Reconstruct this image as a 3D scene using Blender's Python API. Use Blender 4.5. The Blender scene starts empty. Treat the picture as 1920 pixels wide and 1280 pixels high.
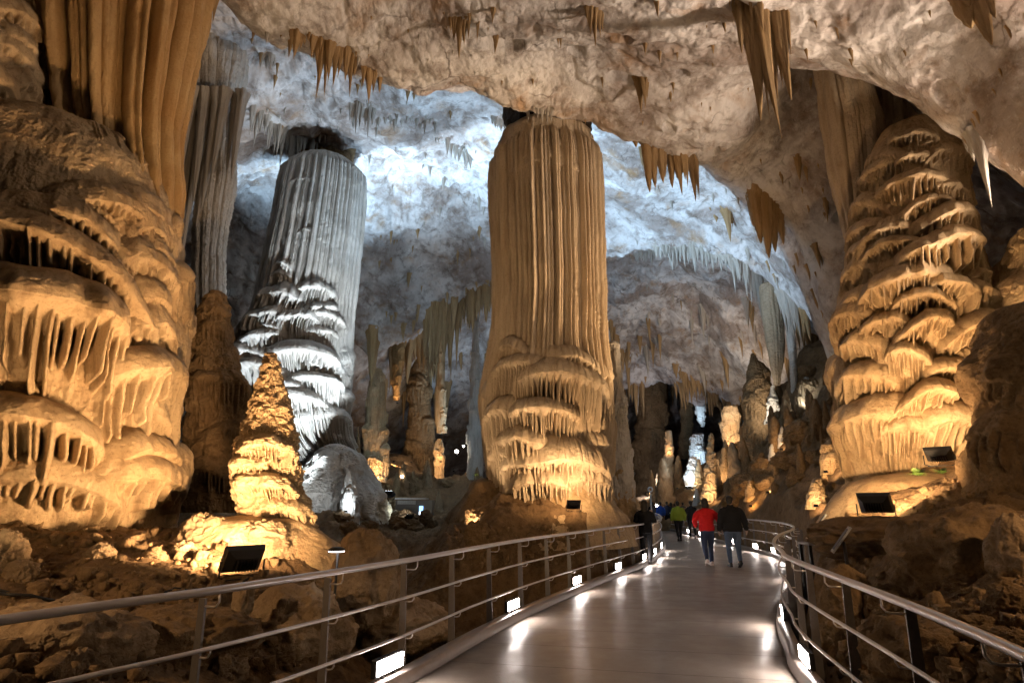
import bpy, bmesh, math, random
import numpy as np
from mathutils import Vector, Matrix
PI = math.pi
sc = bpy.context.scene
COL = sc.collection
random.seed(7)

# ------------------------------------------------------------------ camera
F, PITCH, EYE = 1100.0, math.radians(15.5), 1.58
CP, SP = math.cos(PITCH), math.sin(PITCH)
cam_d = bpy.data.cameras.new('camera'); cam = bpy.data.objects.new('camera', cam_d); COL.objects.link(cam)
cam.location = (0, 0, EYE); cam.rotation_euler = (PI/2 + PITCH, 0, 0)
cam_d.sensor_width = 36; cam_d.lens = 36*F/1920; cam_d.clip_start = .05; cam_d.clip_end = 500
sc.camera = cam

def ray(px, py):
    x, u = (px-960)/F, (640-py)/F
    return Vector((x, CP-u*SP, SP+u*CP))
def P(px, py, Y):
    d = ray(px, py); t = Y/d.y
    return Vector((d.x*t, Y, EYE+d.z*t))
def mpp(px, py, Y):                      # metres covered by one photo pixel there
    return (Y/ray(px, py).y)/F
def G(px, py, z=0.0):
    d = ray(px, py); t = (z-EYE)/d.z
    return Vector((d.x*t, d.y*t, z))

# ------------------------------------------------------------------ noise
_rs = np.random.RandomState(11)
_LAT = _rs.rand(32, 32, 32).astype(np.float32)
def vnoise(x, y, z):
    xi, yi, zi = np.floor(x).astype(np.int32), np.floor(y).astype(np.int32), np.floor(z).astype(np.int32)
    fx, fy, fz = x-xi, y-yi, z-zi
    fx = fx*fx*(3-2*fx); fy = fy*fy*(3-2*fy); fz = fz*fz*(3-2*fz)
    x0, y0, z0 = xi & 31, yi & 31, zi & 31; x1, y1, z1 = (xi+1) & 31, (yi+1) & 31, (zi+1) & 31
    L = _LAT
    a = L[x0, y0, z0]*(1-fx)+L[x1, y0, z0]*fx; b = L[x0, y1, z0]*(1-fx)+L[x1, y1, z0]*fx
    c = L[x0, y0, z1]*(1-fx)+L[x1, y0, z1]*fx; d = L[x0, y1, z1]*(1-fx)+L[x1, y1, z1]*fx
    return ((a*(1-fy)+b*fy)*(1-fz)+(c*(1-fy)+d*fy)*fz)*2-1
def fbm(x, y, z, oct=4, gain=.5, ridged=False):
    s = 0; a = 1.0; n = 0
    for i in range(oct):
        v = vnoise(x+17.3*i, y+9.1*i, z+5.7*i)
        if ridged: v = 1-2*np.abs(v)
        s = s+a*v; n += a; a *= gain
        x, y, z = x*2.03, y*2.03, z*2.03
    return s/n
def sstep(a, b, x):
    t = np.clip((x-a)/(b-a), 0, 1); return t*t*(3-2*t)

# ------------------------------------------------------------------ object helpers
def link(o, parent=None):
    COL.objects.link(o)
    if parent is not None: o.parent = parent
    return o
def tag(o, label=None, cat=None, group=None, kind=None):
    if label: o['label'] = label
    if cat: o['category'] = cat
    if group: o['group'] = group
    if kind: o['kind'] = kind
    return o
def thing(name, label, cat, loc=(0, 0, 0), rz=0.0, group=None):
    o = link(bpy.data.objects.new(name, None)); o.location = loc; o.rotation_euler = (0, 0, rz)
    o.empty_display_size = .1
    return tag(o, label, cat, group)
def mesh_obj(name, me, mat=None, parent=None, smooth=True):
    if mat is not None:
        me.materials.clear(); me.materials.append(mat)
    if smooth and len(me.polygons): me.polygons.foreach_set('use_smooth', np.ones(len(me.polygons), dtype=bool))
    return link(bpy.data.objects.new(name, me), parent)
def bm_obj(name, bm, mat, parent=None, smooth=True):
    me = bpy.data.meshes.new(name); bmesh.ops.recalc_face_normals(bm, faces=bm.faces); bm.to_mesh(me); bm.free()
    return mesh_obj(name, me, mat, parent, smooth)
def grid_mesh(name, V, wrap=False, flip=False):
    """V: (rows, cols, 3) array -> quad mesh"""
    nr, nc = V.shape[:2]
    idx = np.arange(nr*nc, dtype=np.int32).reshape(nr, nc)
    if wrap: idx = np.concatenate([idx, idx[:, :1]], 1)
    q = np.stack([idx[:-1, :-1], idx[:-1, 1:], idx[1:, 1:], idx[1:, :-1]], -1).reshape(-1, 4)
    if flip: q = q[:, ::-1]
    return raw_mesh(name, V.reshape(-1, 3), q)
def raw_mesh(name, verts, quads):
    me = bpy.data.meshes.new(name); n = len(quads)
    me.vertices.add(len(verts)); me.vertices.foreach_set('co', np.ascontiguousarray(verts, dtype=np.float32).ravel())
    me.loops.add(n*4); me.loops.foreach_set('vertex_index', np.ascontiguousarray(quads, dtype=np.int32).ravel())
    me.polygons.add(n); me.polygons.foreach_set('loop_start', np.arange(0, n*4, 4, dtype=np.int32))
    me.polygons.foreach_set('loop_total', np.full(n, 4, dtype=np.int32))
    me.update(calc_edges=True); me.validate(); return me
def add_box(bm, c, s, rot=None, bevel=0.0):
    r = bmesh.ops.create_cube(bm, size=1)['verts']
    M = Matrix.Translation(c) @ (rot.to_4x4() if rot is not None else Matrix.Identity(4)) @ Matrix.Diagonal((*s, 1))
    bmesh.ops.transform(bm, matrix=M, verts=r)
    if bevel:
        es = list({e for v in r for e in v.link_edges})
        bmesh.ops.bevel(bm, geom=es, offset=bevel, segments=2, affect='EDGES', profile=.5)
    return r
def frame_along(d):
    d = d.normalized(); up = Vector((0, 0, 1)) if abs(d.z) < .95 else Vector((1, 0, 0))
    a = d.cross(up).normalized(); return a, a.cross(d).normalized()
def add_tube(bm, pts, radii, seg=10, cap=True, squash=1.0):
    pts = [Vector(p) for p in pts]
    if not hasattr(radii, '__len__'): radii = [radii]*len(pts)
    rings = []; a_prev = None
    for i, p in enumerate(pts):
        d = pts[min(i+1, len(pts)-1)]-pts[max(i-1, 0)]
        a, b = frame_along(d)
        if a_prev is not None:
            a = (a_prev-d.normalized()*a_prev.dot(d.normalized())).normalized(); b = a.cross(d.normalized())
        a_prev = a
        rings.append([bm.verts.new(p+(a*math.cos(2*PI*k/seg)+b*math.sin(2*PI*k/seg)*squash)*radii[i]) for k in range(seg)])
    for r0, r1 in zip(rings, rings[1:]):
        for k in range(seg): bm.faces.new((r0[k], r0[(k+1) % seg], r1[(k+1) % seg], r1[k]))
    if cap:
        bm.faces.new(rings[0][::-1]); bm.faces.new(rings[-1])

# ------------------------------------------------------------------ materials
def new_mat(name):
    m = bpy.data.materials.new(name); m.use_nodes = True
    nt = m.node_tree; b = nt.nodes['Principled BSDF']; return m, nt, b
def nd(nt, t, **kw):
    n = nt.nodes.new(t)
    for k, v in kw.items():
        if k in n.inputs: n.inputs[k].default_value = v
        else: setattr(n, k, v)
    return n
def noise_node(nt, vec, scale, detail=4, rough=.6, dist=0.0):
    n = nd(nt, 'ShaderNodeTexNoise', Scale=scale, Detail=detail, Roughness=rough, Distortion=dist); nt.links.new(vec, n.inputs['Vector']); return n.outputs['Fac']
def ramp(nt, fac, stops):
    r = nd(nt, 'ShaderNodeValToRGB'); cr = r.color_ramp
    while len(cr.elements) < len(stops): cr.elements.new(.5)
    for e, (p, c) in zip(cr.elements, stops):
        e.position = p; e.color = (*c, 1) if len(c) == 3 else c
    nt.links.new(fac, r.inputs['Fac']); return r.outputs['Color']
def mix(nt, fac, a, b, mode='MIX'):
    m = nd(nt, 'ShaderNodeMix', data_type='RGBA', blend_type=mode)
    for s, v in ((0, fac), (6, a), (7, b)):
        if isinstance(v, (int, float)): m.inputs[s].default_value = v
        elif isinstance(v, tuple): m.inputs[s].default_value = (*v, 1)
        else: nt.links.new(v, m.inputs[s])
    return m.outputs[2]
def gray(a): return (a, a, a)
def rock_mat(name, c1, c2, dark, scale=1.0, streak=True, bump=.02, fine=60, rough=.8, dark_amt=.5, spec=.25, pit=0.0):
    m, nt, b = new_mat(name); L = nt.links
    co = nd(nt, 'ShaderNodeTexCoord').outputs['Object']
    big = noise_node(nt, co, .6*scale, 5, .6, .4)
    col = mix(nt, ramp(nt, big, [(.35, gray(0)), (.65, gray(1))]), c1, c2)
    mp = nd(nt, 'ShaderNodeMapping'); mp.inputs['Scale'].default_value = (1, 1, .12 if streak else 1); L.new(co, mp.inputs['Vector'])
    st = noise_node(nt, mp.outputs['Vector'], 5*scale, 5, .65)
    col = mix(nt, ramp(nt, st, [(.48, gray(0)), (.72, gray(dark_amt))]), col, dark)
    sp = noise_node(nt, co, 22*scale, 3, .7)
    col = mix(nt, ramp(nt, sp, [(.55, gray(0)), (.7, gray(dark_amt*.8))]), col, dark)
    L.new(col, b.inputs['Base Color'])
    f1 = noise_node(nt, co, fine, 5, .7); f2 = noise_node(nt, co, fine*.22, 4, .6)
    add = nd(nt, 'ShaderNodeMath', operation='ADD'); L.new(f1, add.inputs[0]); L.new(f2, add.inputs[1])
    h = add.outputs[0]
    bp = nd(nt, 'ShaderNodeBump', Strength=.75, Distance=bump); L.new(h, bp.inputs['Height'])
    L.new(bp.outputs['Normal'], b.inputs['Normal'])
    L.new(ramp(nt, f2, [(.3, gray(rough-.18)), (.7, gray(min(1, rough+.1)))]), b.inputs['Roughness'])
    b.inputs['Specular IOR Level'].default_value = spec
    return m
def plain_mat(name, col, rough=.5, metal=0.0, spec=.5, noise=.12, nscale=30, bump=0.0):
    m, nt, b = new_mat(name); L = nt.links
    co = nd(nt, 'ShaderNodeTexCoord').outputs['Object']
    n = noise_node(nt, co, nscale, 4, .6)
    c = mix(nt, ramp(nt, n, [(.3, gray(0)), (.7, gray(1))]), tuple(v*(1-noise) for v in col), tuple(min(1, v*(1+noise)) for v in col))
    L.new(c, b.inputs['Base Color'])
    L.new(ramp(nt, n, [(.25, gray(max(.02, rough-.08))), (.75, gray(min(1, rough+.08)))]), b.inputs['Roughness'])
    b.inputs['Metallic'].default_value = metal; b.inputs['Specular IOR Level'].default_value = spec
    if bump:
        bp = nd(nt, 'ShaderNodeBump', Strength=.6, Distance=bump); L.new(n, bp.inputs['Height']); L.new(bp.outputs['Normal'], b.inputs['Normal'])
    return m
def emit_mat(name, col, strength):
    m, nt, b = new_mat(name)
    b.inputs['Base Color'].default_value = (*[min(1, c) for c in col], 1)
    b.inputs['Emission Color'].default_value = (*col, 1); b.inputs['Emission Strength'].default_value = strength
    return m
def ceiling_mat():
    m, nt, b = new_mat('ceiling_crust'); L = nt.links
    co = nd(nt, 'ShaderNodeTexCoord').outputs['Object']
    a = noise_node(nt, co, .35, 6, .62, .6)
    c = mix(nt, ramp(nt, a, [(.42, gray(0)), (.58, gray(1))]), (.36, .30, .265), (.74, .70, .67))
    v = noise_node(nt, co, 1.3, 6, .68, .3)
    c = mix(nt, ramp(nt, v, [(.50, gray(0)), (.68, gray(.8))]), c, (.17, .115, .08))
    w = noise_node(nt, co, 3.1, 6, .7, .2)
    c = mix(nt, ramp(nt, w, [(.56, gray(0)), (.74, gray(.7))]), c, (.16, .11, .075))
    o = noise_node(nt, co, .8, 5, .6, .5)
    c = mix(nt, ramp(nt, o, [(.55, gray(0)), (.74, gray(.7))]), c, (.38, .21, .085))
    k = noise_node(nt, co, 6, 5, .6, .3)
    c = mix(nt, ramp(nt, k, [(.58, gray(0)), (.78, gray(.45))]), c, (.82, .79, .76))
    wv = nd(nt, 'ShaderNodeVectorMath', operation='MULTIPLY_ADD'); wn = nd(nt, 'ShaderNodeTexNoise', Scale=.9, Detail=4.0); L.new(co, wn.inputs['Vector']); L.new(wn.outputs['Color'], wv.inputs[0]); wv.inputs[1].default_value = (1.6, 1.6, 1.6); L.new(co, wv.inputs[2])
    vo = nd(nt, 'ShaderNodeTexVoronoi', feature='DISTANCE_TO_EDGE', Scale=.42); L.new(wv.outputs[0], vo.inputs['Vector'])
    ck = nd(nt, 'ShaderNodeMath', operation='MULTIPLY'); L.new(ramp(nt, vo.outputs['Distance'], [(.0, gray(.8)), (.02, gray(0))]), ck.inputs[0]); L.new(ramp(nt, noise_node(nt, co, .55, 3, .6), [(.52, gray(0)), (.68, gray(1))]), ck.inputs[1])
    c = mix(nt, ck.outputs[0], c, (.10, .07, .05))
    L.new(c, b.inputs['Base Color']); b.inputs['Roughness'].default_value = .88; b.inputs['Specular IOR Level'].default_value = .2
    f1 = noise_node(nt, co, 5.5, 7, .6)
    bp = nd(nt, 'ShaderNodeBump', Strength=.7, Distance=.10); L.new(f1, bp.inputs['Height']); L.new(bp.outputs['Normal'], b.inputs['Normal'])
    return m
M_CEIL = ceiling_mat()
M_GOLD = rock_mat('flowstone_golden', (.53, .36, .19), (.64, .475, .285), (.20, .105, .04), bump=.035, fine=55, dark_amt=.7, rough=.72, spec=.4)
M_CURT = rock_mat('drapery_amber', (.50, .295, .12), (.60, .40, .19), (.22, .11, .035), bump=.035, fine=45, dark_amt=.35)
M_SHAFT = rock_mat('shaft_tan', (.54, .41, .27), (.64, .51, .355), (.22, .13, .065), bump=.03, fine=38, dark_amt=.5)
M_PALE = rock_mat('flowstone_pale', (.58, .53, .46), (.70, .66, .60), (.25, .19, .14), bump=.03, fine=30, dark_amt=.5)
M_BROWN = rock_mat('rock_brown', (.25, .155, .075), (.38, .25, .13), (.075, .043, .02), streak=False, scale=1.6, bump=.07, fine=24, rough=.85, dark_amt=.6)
M_FLOOR = rock_mat('cave_earth', (.185, .112, .055), (.29, .185, .095), (.055, .032, .016), streak=False, scale=1.3, bump=.07, fine=20, rough=.9, dark_amt=.65)
M_STAL = rock_mat('stalactite_ochre', (.40, .25, .11), (.50, .34, .18), (.20, .11, .045), bump=.02, fine=40, dark_amt=.5)
M_STALP = rock_mat('stalactite_pale', (.50, .44, .37), (.60, .55, .48), (.28, .21, .15), bump=.02, fine=40, dark_amt=.5)
# ------------------------------------------------------------------ walkway plan (world metres, z = 0 is the deck)
LEFT_PX = [(770, 1280), (900, 1203), (1000, 1150), (1110, 1101), (1170, 1077), (1212, 1060), (1236, 1043), (1247, 1028), (1246, 1014), (1240, 1003), (1233, 996)]
RIGHT_PX = [(1500, 1280), (1474, 1222), (1457, 1170), (1466, 1125), (1490, 1092), (1490, 1070), (1468, 1052), (1436, 1040), (1395, 1030), (1345, 1016), (1305, 1006), (1275, 999), (1256, 994)]
def dens(pts, step=.25):
    """Catmull-Rom through plan points, then even steps"""
    p = np.array(pts, float); p = np.vstack([2*p[0]-p[1], p, 2*p[-1]-p[-2]]); out = []
    for i in range(1, len(p)-2):
        for t in np.linspace(0, 1, 24, endpoint=False):
            a, b, c, d = p[i-1:i+3]
            out.append(.5*((2*b)+(c-a)*t+(2*a-5*b+4*c-d)*t*t+(3*b-3*c+d-a)*t**3))
    out.append(p[-2]); out = np.array(out)
    s = np.concatenate([[0], np.cumsum(np.linalg.norm(np.diff(out, axis=0), axis=1))])
    n = max(2, int(s[-1]/step)+1); ss = np.linspace(0, s[-1], n)
    return np.stack([np.interp(ss, s, out[:, k]) for k in range(out.shape[1])], 1)
LE = [(-4.5, -4.2), (-3.9, -1.6), (-3.1, .9), (-2.32, 2.95), (-1.72, 4.1)] + [tuple(G(*q)[:2]) for q in LEFT_PX]
RE = [(-1.6, -5.5), (-.9, -3.5), (.55, -.6), (1.75, 2.3)] + [tuple(G(*q)[:2]) for q in RIGHT_PX]
LEFT, RIGHT = dens(LE), dens(RE)
CENTER = np.array([(LEFT[int(i*(len(LEFT)-1))]+RIGHT[int(i*(len(RIGHT)-1))])/2 for i in np.linspace(0, 1, 90)])
def corridor(x, y):
    """signed distance outside the deck outline (<0 inside)"""
    poly = np.vstack([LEFT, RIGHT[::-1]]); n = len(poly)
    sh = x.shape; x = x.ravel(); y = y.ravel()
    dmin = np.full(x.shape, 1e9, np.float32); inside = np.zeros(x.shape, bool)
    near = np.where((y < 60) & (np.abs(x) < 22))[0]; X, Yy = x[near], y[near]; dm = np.full(X.shape, 1e9); ins = np.zeros(X.shape, bool)
    j = n-1
    for i in range(n):
        a, b = poly[j], poly[i]; d = b-a; l2 = max(1e-9, d@d)
        t = np.clip(((X-a[0])*d[0]+(Yy-a[1])*d[1])/l2, 0, 1)
        dm = np.minimum(dm, np.hypot(X-a[0]-t*d[0], Yy-a[1]-t*d[1]))
        ins ^= ((a[1] > Yy) != (b[1] > Yy)) & (X < (b[0]-a[0])*(Yy-a[1])/(b[1]-a[1]+1e-12)+a[0])
        j = i
    dmin[near] = np.where(ins, -dm, dm); return dmin.reshape(sh)

# ------------------------------------------------------------------ scattered heights -> smooth sheet
class RBF:
    def __init__(self, pts, soft=.3):
        p = np.array(pts, float); self.c = p[:, :2]; self.soft = soft
        n = len(p); A = np.ones((n+3, n+3)); D = np.hypot(*(self.c[:, None]-self.c[None]).transpose(2, 0, 1))
        A[:n, :n] = -np.sqrt(D*D+soft*soft)+np.eye(n)*-.0; A[:n, n+1:] = self.c; A[n+1:, :n] = self.c.T; A[n:, n:] = 0
        self.w = np.linalg.lstsq(A, np.concatenate([p[:, 2], [0, 0, 0]]), rcond=1e-9)[0]
    def __call__(self, x, y):
        sh = x.shape; q = np.stack([x.ravel(), y.ravel()], 1); out = np.zeros(len(q)); n = len(self.c)
        for i in range(0, len(q), 40000):
            b = q[i:i+40000]
            D = np.sqrt(((b[:, None]-self.c[None])**2).sum(2)+self.soft**2)
            out[i:i+40000] = -D@self.w[:n]+self.w[n]+b@self.w[n+1:]
        return out.reshape(sh)
def lip(px_pts, n=3):
    o = []
    for a, b in zip(px_pts, px_pts[1:]):
        for t in np.linspace(0, 1, n, endpoint=False): o.append(tuple(np.array(a)*(1-t)+np.array(b)*t))
    o.append(px_pts[-1]); return o
CP_ = [tuple(P(*q)) for q in [
    (200, -250, 8), (600, -250, 8), (960, -250, 8), (1400, -250, 7.6), (1800, -200, 6.6), (500, -60, 10.6), (700, 60, 12.4), (700, -60, 11),
    (960, 0, 11.3), (880, 110, 13.3), (1100, 90, 13), (1050, 150, 14.4), (1300, 0, 10.5), (1250, 160, 14), (1400, 250, 15.5), (1600, 0, 9.6), (1850, 40, 8.6), (1500, 130, 12.2), (1700, 110, 9.9), (1850, 180, 9.4),
    (1530, 300, 16.5), (1535, 450, 18), (1560, 590, 19), (1420, 330, 17.5), (1480, 440, 19.5), (1560, 680, 21)]]
LIP1 = lip([(340, -70, 11.4), (400, -20, 12), (440, 22, 12.6), (500, 66, 13.3), (570, 88, 13.9), (640, 135, 14.4), (720, 155, 14.8), (800, 178, 15.1), (880, 172, 15.2), (950, 195, 15.6), (1040, 225, 16.1), (1130, 245, 16.5), (1200, 272, 17), (1300, 302, 18), (1380, 360, 19), (1440, 430, 20), (1500, 530, 21)], 2)
for q in LIP1:
    a = P(*q); CP_ += [tuple(a), (a.x*1.03, a.y+1.2, a.z+2.2), (a.x*1.05, a.y+2.4, a.z+3.3)]
LIP2 = lip([(1535, 140, 12.6), (1620, 145, 12.2), (1740, 207, 11.4), (1800, 262, 10.9), (1860, 300, 10.4), (1925, 345, 9.9), (2000, 400, 9.4)], 2)
for q in LIP2:
    a = P(*q); CP_ += [tuple(a), (a.x+.5, a.y+1.0, a.z+1.8), (a.x+1.5, a.y+2.6, a.z+2.4)]
CP_ += [tuple(P(*q)) for q in [
    (400, 90, 18.5), (380, 190, 20), (550, 250, 23), (700, 250, 23), (850, 225, 22.3), (480, 340, 27), (700, 350, 28), (860, 350, 29), (460, 440, 31), (780, 450, 32), (880, 480, 33), (720, 550, 34), (800, 550, 34.5), (690, 630, 35), (430, 560, 34), (250, 300, 22), (200, 500, 26),
    (1180, 340, 24), (1290, 375, 26), (1150, 420, 28.5), (1300, 430, 28), (1400, 465, 27), (1450, 510, 26), (1060, 400, 28)]]
LIP3 = lip([(600, 640, 35.2), (690, 662, 35.5), (770, 640, 35.5), (830, 600, 35.7), (870, 565, 36), (925, 530, 36.2), (1000, 515, 34)], 2)
for q in LIP3:
    a = P(*q); CP_ += [tuple(a), (a.x*1.03, a.y+1.6, a.z+3), (a.x*1.05, a.y+3.4, a.z+4)]
LIP4 = lip([(1080, 505, 32.5), (1140, 490, 31.5), (1200, 478, 30.5), (1290, 468, 29.5), (1370, 492, 28.5), (1440, 528, 27.5), (1500, 590, 26.5)], 2)
for q in LIP4:
    a = P(*q); CP_ += [tuple(a), (a.x*1.02, a.y+1.3, a.z+2.2), (a.x*1.04, a.y+3, a.z+3.2)]
CP_ += [tuple(P(*q)) for q in [
    (900, 600, 48), (900, 700, 52), (800, 700, 50), (760, 760, 50), (700, 760, 47), (640, 700, 42), (1160, 560, 44), (1300, 550, 44), (1400, 600, 42), (1200, 640, 52), (1330, 680, 50), (1400, 700, 47), (1440, 760, 45), (1200, 690, 57)]]
LIP5 = lip([(1120, 715, 60), (1180, 728, 60), (1250, 712, 58), (1320, 748, 55), (1380, 772, 52)], 2)
for q in LIP5:
    a = P(*q); CP_ += [tuple(a), (a.x*1.02, a.y+2, a.z+3), (a.x*1.04, a.y+5, a.z+3.4)]
CP_ += [(10, 75, 17), (22, 80, 16), (35, 75, 13), (15, 98, 6), (28, 96, 5), (40, 92, 3), (15, 112, -8), (34, 112, -8), (-10, 70, 3), (-18, 66, 1), (0, 74, 3), (5, 85, 8),
        (-30, 10, 3), (-30, 25, 3), (-34, 40, 2), (-30, 55, 1), (-14, 12, 13), (-18, 20, 17), (-20, 32, 17), (-13, 2, 12), (-8, -6, 12), (2, -6, 12), (10, -6, 10), (16, 0, 5), (17, 6, 6), (20, 12, 9), (24, 20, 9), (26, 28, 9), (30, 40, 9), (44, 55, 8), (44, 80, 4), (55, 60, 0), (36, 25, 2), (30, 5, 0)]
CEIL = RBF(CP_)
def polar(n_phi, n_r, r0, r1, half, mids=None):
    u = np.linspace(-1, 1, n_phi); phi = math.radians(half)*(.7*u+.3*u**3)
    if mids is None: r = r0*(r1/r0)**np.linspace(0, 1, n_r)
    else:
        w = np.interp(np.linspace(0, 1, n_r), [m[0] for m in mids], [m[1] for m in mids]); r = w
    R_, H = np.meshgrid(r, phi, indexing='ij'); return R_*np.sin(H), R_*np.cos(H)
def ceil_shape(x, y):
    z = CEIL(x, y); far = np.clip(np.hypot(x, y)/22, .45, 1.8)
    wx, wy = x+.8*fbm(x*.4, y*.4, z*.4, 2), y+.8*fbm(x*.4+9, y*.4, z*.4, 2)
    d = .75*far*fbm(wx*.36, wy*.36, z*.36, 4, .5)+.16*fbm(wx*1.3, wy*1.3, z*1.3, 4, .5, True)+.035*fbm(x*6, y*6, z*6, 3, .6)
    pits = vnoise(x*1.7, y*1.7, z*1.7+40); d += .30*sstep(.55, .85, pits)-.13*np.abs(fbm(x*1.1+30, y*1.1, z*1.1, 3, .55))*far*2
    return z+d
X, Y = polar(1050, 1150, 3, 116, 62, [(0, 2.5), (.08, 6), (.33, 14.5), (.66, 27), (.84, 44), (1, 116)])
V = np.stack([X, Y, ceil_shape(X, Y)], -1)
ceiling = tag(mesh_obj('cave_ceiling', grid_mesh('cave_ceiling', V), M_CEIL), kind='structure')
bx, by = np.meshgrid(np.linspace(-34, 34, 90), np.linspace(-7, 3.2, 30), indexing='ij')
tag(mesh_obj('cave_vault', grid_mesh('cave_vault', np.stack([bx, by, ceil_shape(bx, by)+.05], -1)), M_CEIL), kind='structure')

# ------------------------------------------------------------------ cave floor
FP = [tuple(P(*q)-Vector((0, 0, .42 if q[0] < 620 and 5 < q[2] < 10 else .2))) for q in [
    (0, 990, 6.6), (60, 1010, 6.0), (200, 1000, 6.6), (330, 955, 7.8), (400, 1000, 7.3), (430, 1065, 6.2), (560, 1050, 7.2), (520, 960, 9), (600, 1030, 8.3), (100, 1200, 4.1), (330, 1200, 4.9), (470, 1160, 5.4), (-150, 1200, 3.2), (-300, 1100, 3.6),
    (600, 900, 22), (560, 960, 20), (620, 950, 19), (680, 975, 20), (700, 1000, 18), (790, 975, 26), (760, 935, 36), (820, 900, 41), (740, 880, 38), (770, 850, 44), (890, 880, 40), (700, 850, 42),
    (1030, 938, 15.2), (920, 940, 15.6), (1140, 945, 15.2), (860, 990, 15), (950, 1005, 14.2), (1060, 1000, 14.3), (1150, 1000, 14.4), (1185, 960, 17.5), (1170, 930, 19),
    (1620, 925, 11.6), (1560, 1010, 10.6), (1520, 1040, 11.8), (1790, 875, 11.2), (1700, 960, 9.2), (1700, 1010, 7.6), (1850, 1000, 6.6), (1900, 900, 7.8), (1930, 1060, 5.2), (1750, 1150, 5.3), (1620, 1140, 7.2), (1900, 1230, 3.6), (2100, 1200, 3.3), (2100, 900, 7),
    (1520, 985, 16.5), (1500, 950, 18), (1450, 915, 22), (1550, 860, 20), (1560, 700, 22.5), (1510, 760, 26), (1450, 800, 30), (1400, 870, 35), (1340, 930, 42), (1420, 960, 23.5), (1360, 960, 31), (1300, 965, 42), (1500, 660, 29), (1440, 730, 38), (1390, 800, 44), (1330, 860, 52), (1300, 900, 58)]]
FP += [(-.6, 7.6, -.9), (.2, 9.6, -1.3), (1.2, 11.5, -.7), (-1.6, 9.8, -.5), (-1.5, 12.5, -1), (-3.0, 14, -.6), (0, 14, -.2), (-3, 17, .1), (-5, 26, .2), (-9, 30, .6), (-14, 24, 1.4), (-8, 15, .8), (-14, 14, 1.6), (-5, 44, 1), (3, 30, .4), (5, 42, .4), (7, 60, .2), (16, 75, .5), (22, 92, .8), (14, 110, 1.5), (32, 110, 3),
       (-9, 5, 2.4), (-15, 6, 4), (-24, 10, 5), (-28, 30, 5), (-24, 50, 5), (-14, 66, 4), (-34, 55, 5), (-5, 0, .6), (-8, -5, 1.2), (6.5, 2, 1.4), (9, 5, 2.6), (14, 8, 6), (20, 13, 9), (26, 25, 12), (24, 32, 11), (34, 48, 11), (44, 70, 9), (7, -3, 1.2), (14, 0, 5), (0, -6, -.4), (2.4, 6.5, -.6), (3.2, 9, -.5)]
FLO = RBF(FP, .25)
def floor_shape(x, y, detail=True):
    z = FLO(x, y); far = np.clip(np.hypot(x, y)/14, .5, 1.15)
    if detail:
        wx, wy = x+.4*fbm(x*.8, y*.8, z, 2), y+.4*fbm(x*.8+5, y*.8, z, 2)
        z = z+.32*far*fbm(wx*.75, wy*.75, z*.7, 3)+.20*far*fbm(wx*1.7, wy*1.7, z*1.7, 4, .55, True)+.035*fbm(x*9, y*9, z*9, 3, .6)
    d = corridor(x, y); cap = -.45+np.clip(d-.28, 0, 99)*3.2-.9*(d < .15)
    return np.where(d < 1.5, np.minimum(z, cap), z)
X, Y = polar(1000, 950, 1.6, 114, 64, [(0, 1.2), (.3, 6.2), (.6, 15.5), (.82, 36), (1, 114)])
V = np.stack([X, Y, floor_shape(X, Y)], -1)
floor = tag(mesh_obj('cave_floor', grid_mesh('cave_floor', V, flip=True), M_FLOOR), kind='structure')
bx, by = np.meshgrid(np.linspace(-34, 30, 110), np.linspace(-7, 1.5, 36), indexing='ij')
tag(mesh_obj('cave_floor_behind', grid_mesh('cave_floor_behind', np.stack([bx, by, floor_shape(bx, by)-.04], -1)), M_FLOOR), kind='structure')
bpy.context.view_layer.update()
DG = bpy.context.evaluated_depsgraph_get()
CAMLOC = Vector((0, 0, EYE))
def hit_ceiling(px, py):
    r = ray(px, py).normalized(); ok, loc, n, i = ceiling.evaluated_get(DG).ray_cast(CAMLOC, r); return loc if ok else None
def hit_floor(px, py):
    r = ray(px, py).normalized(); ok, loc, n, i = floor.evaluated_get(DG).ray_cast(CAMLOC, r); return loc if ok else None
def ceil_z(x, y):
    ok, loc, n, i = ceiling.evaluated_get(DG).ray_cast(Vector((x, y, 1.0)), Vector((0, 0, 1))); return loc.z if ok else 12.0
def floor_z(x, y):
    ok, loc, n, i = floor.evaluated_get(DG).ray_cast(Vector((x, y, 40.0)), Vector((0, 0, -1))); return loc.z if ok else 0.0
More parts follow.
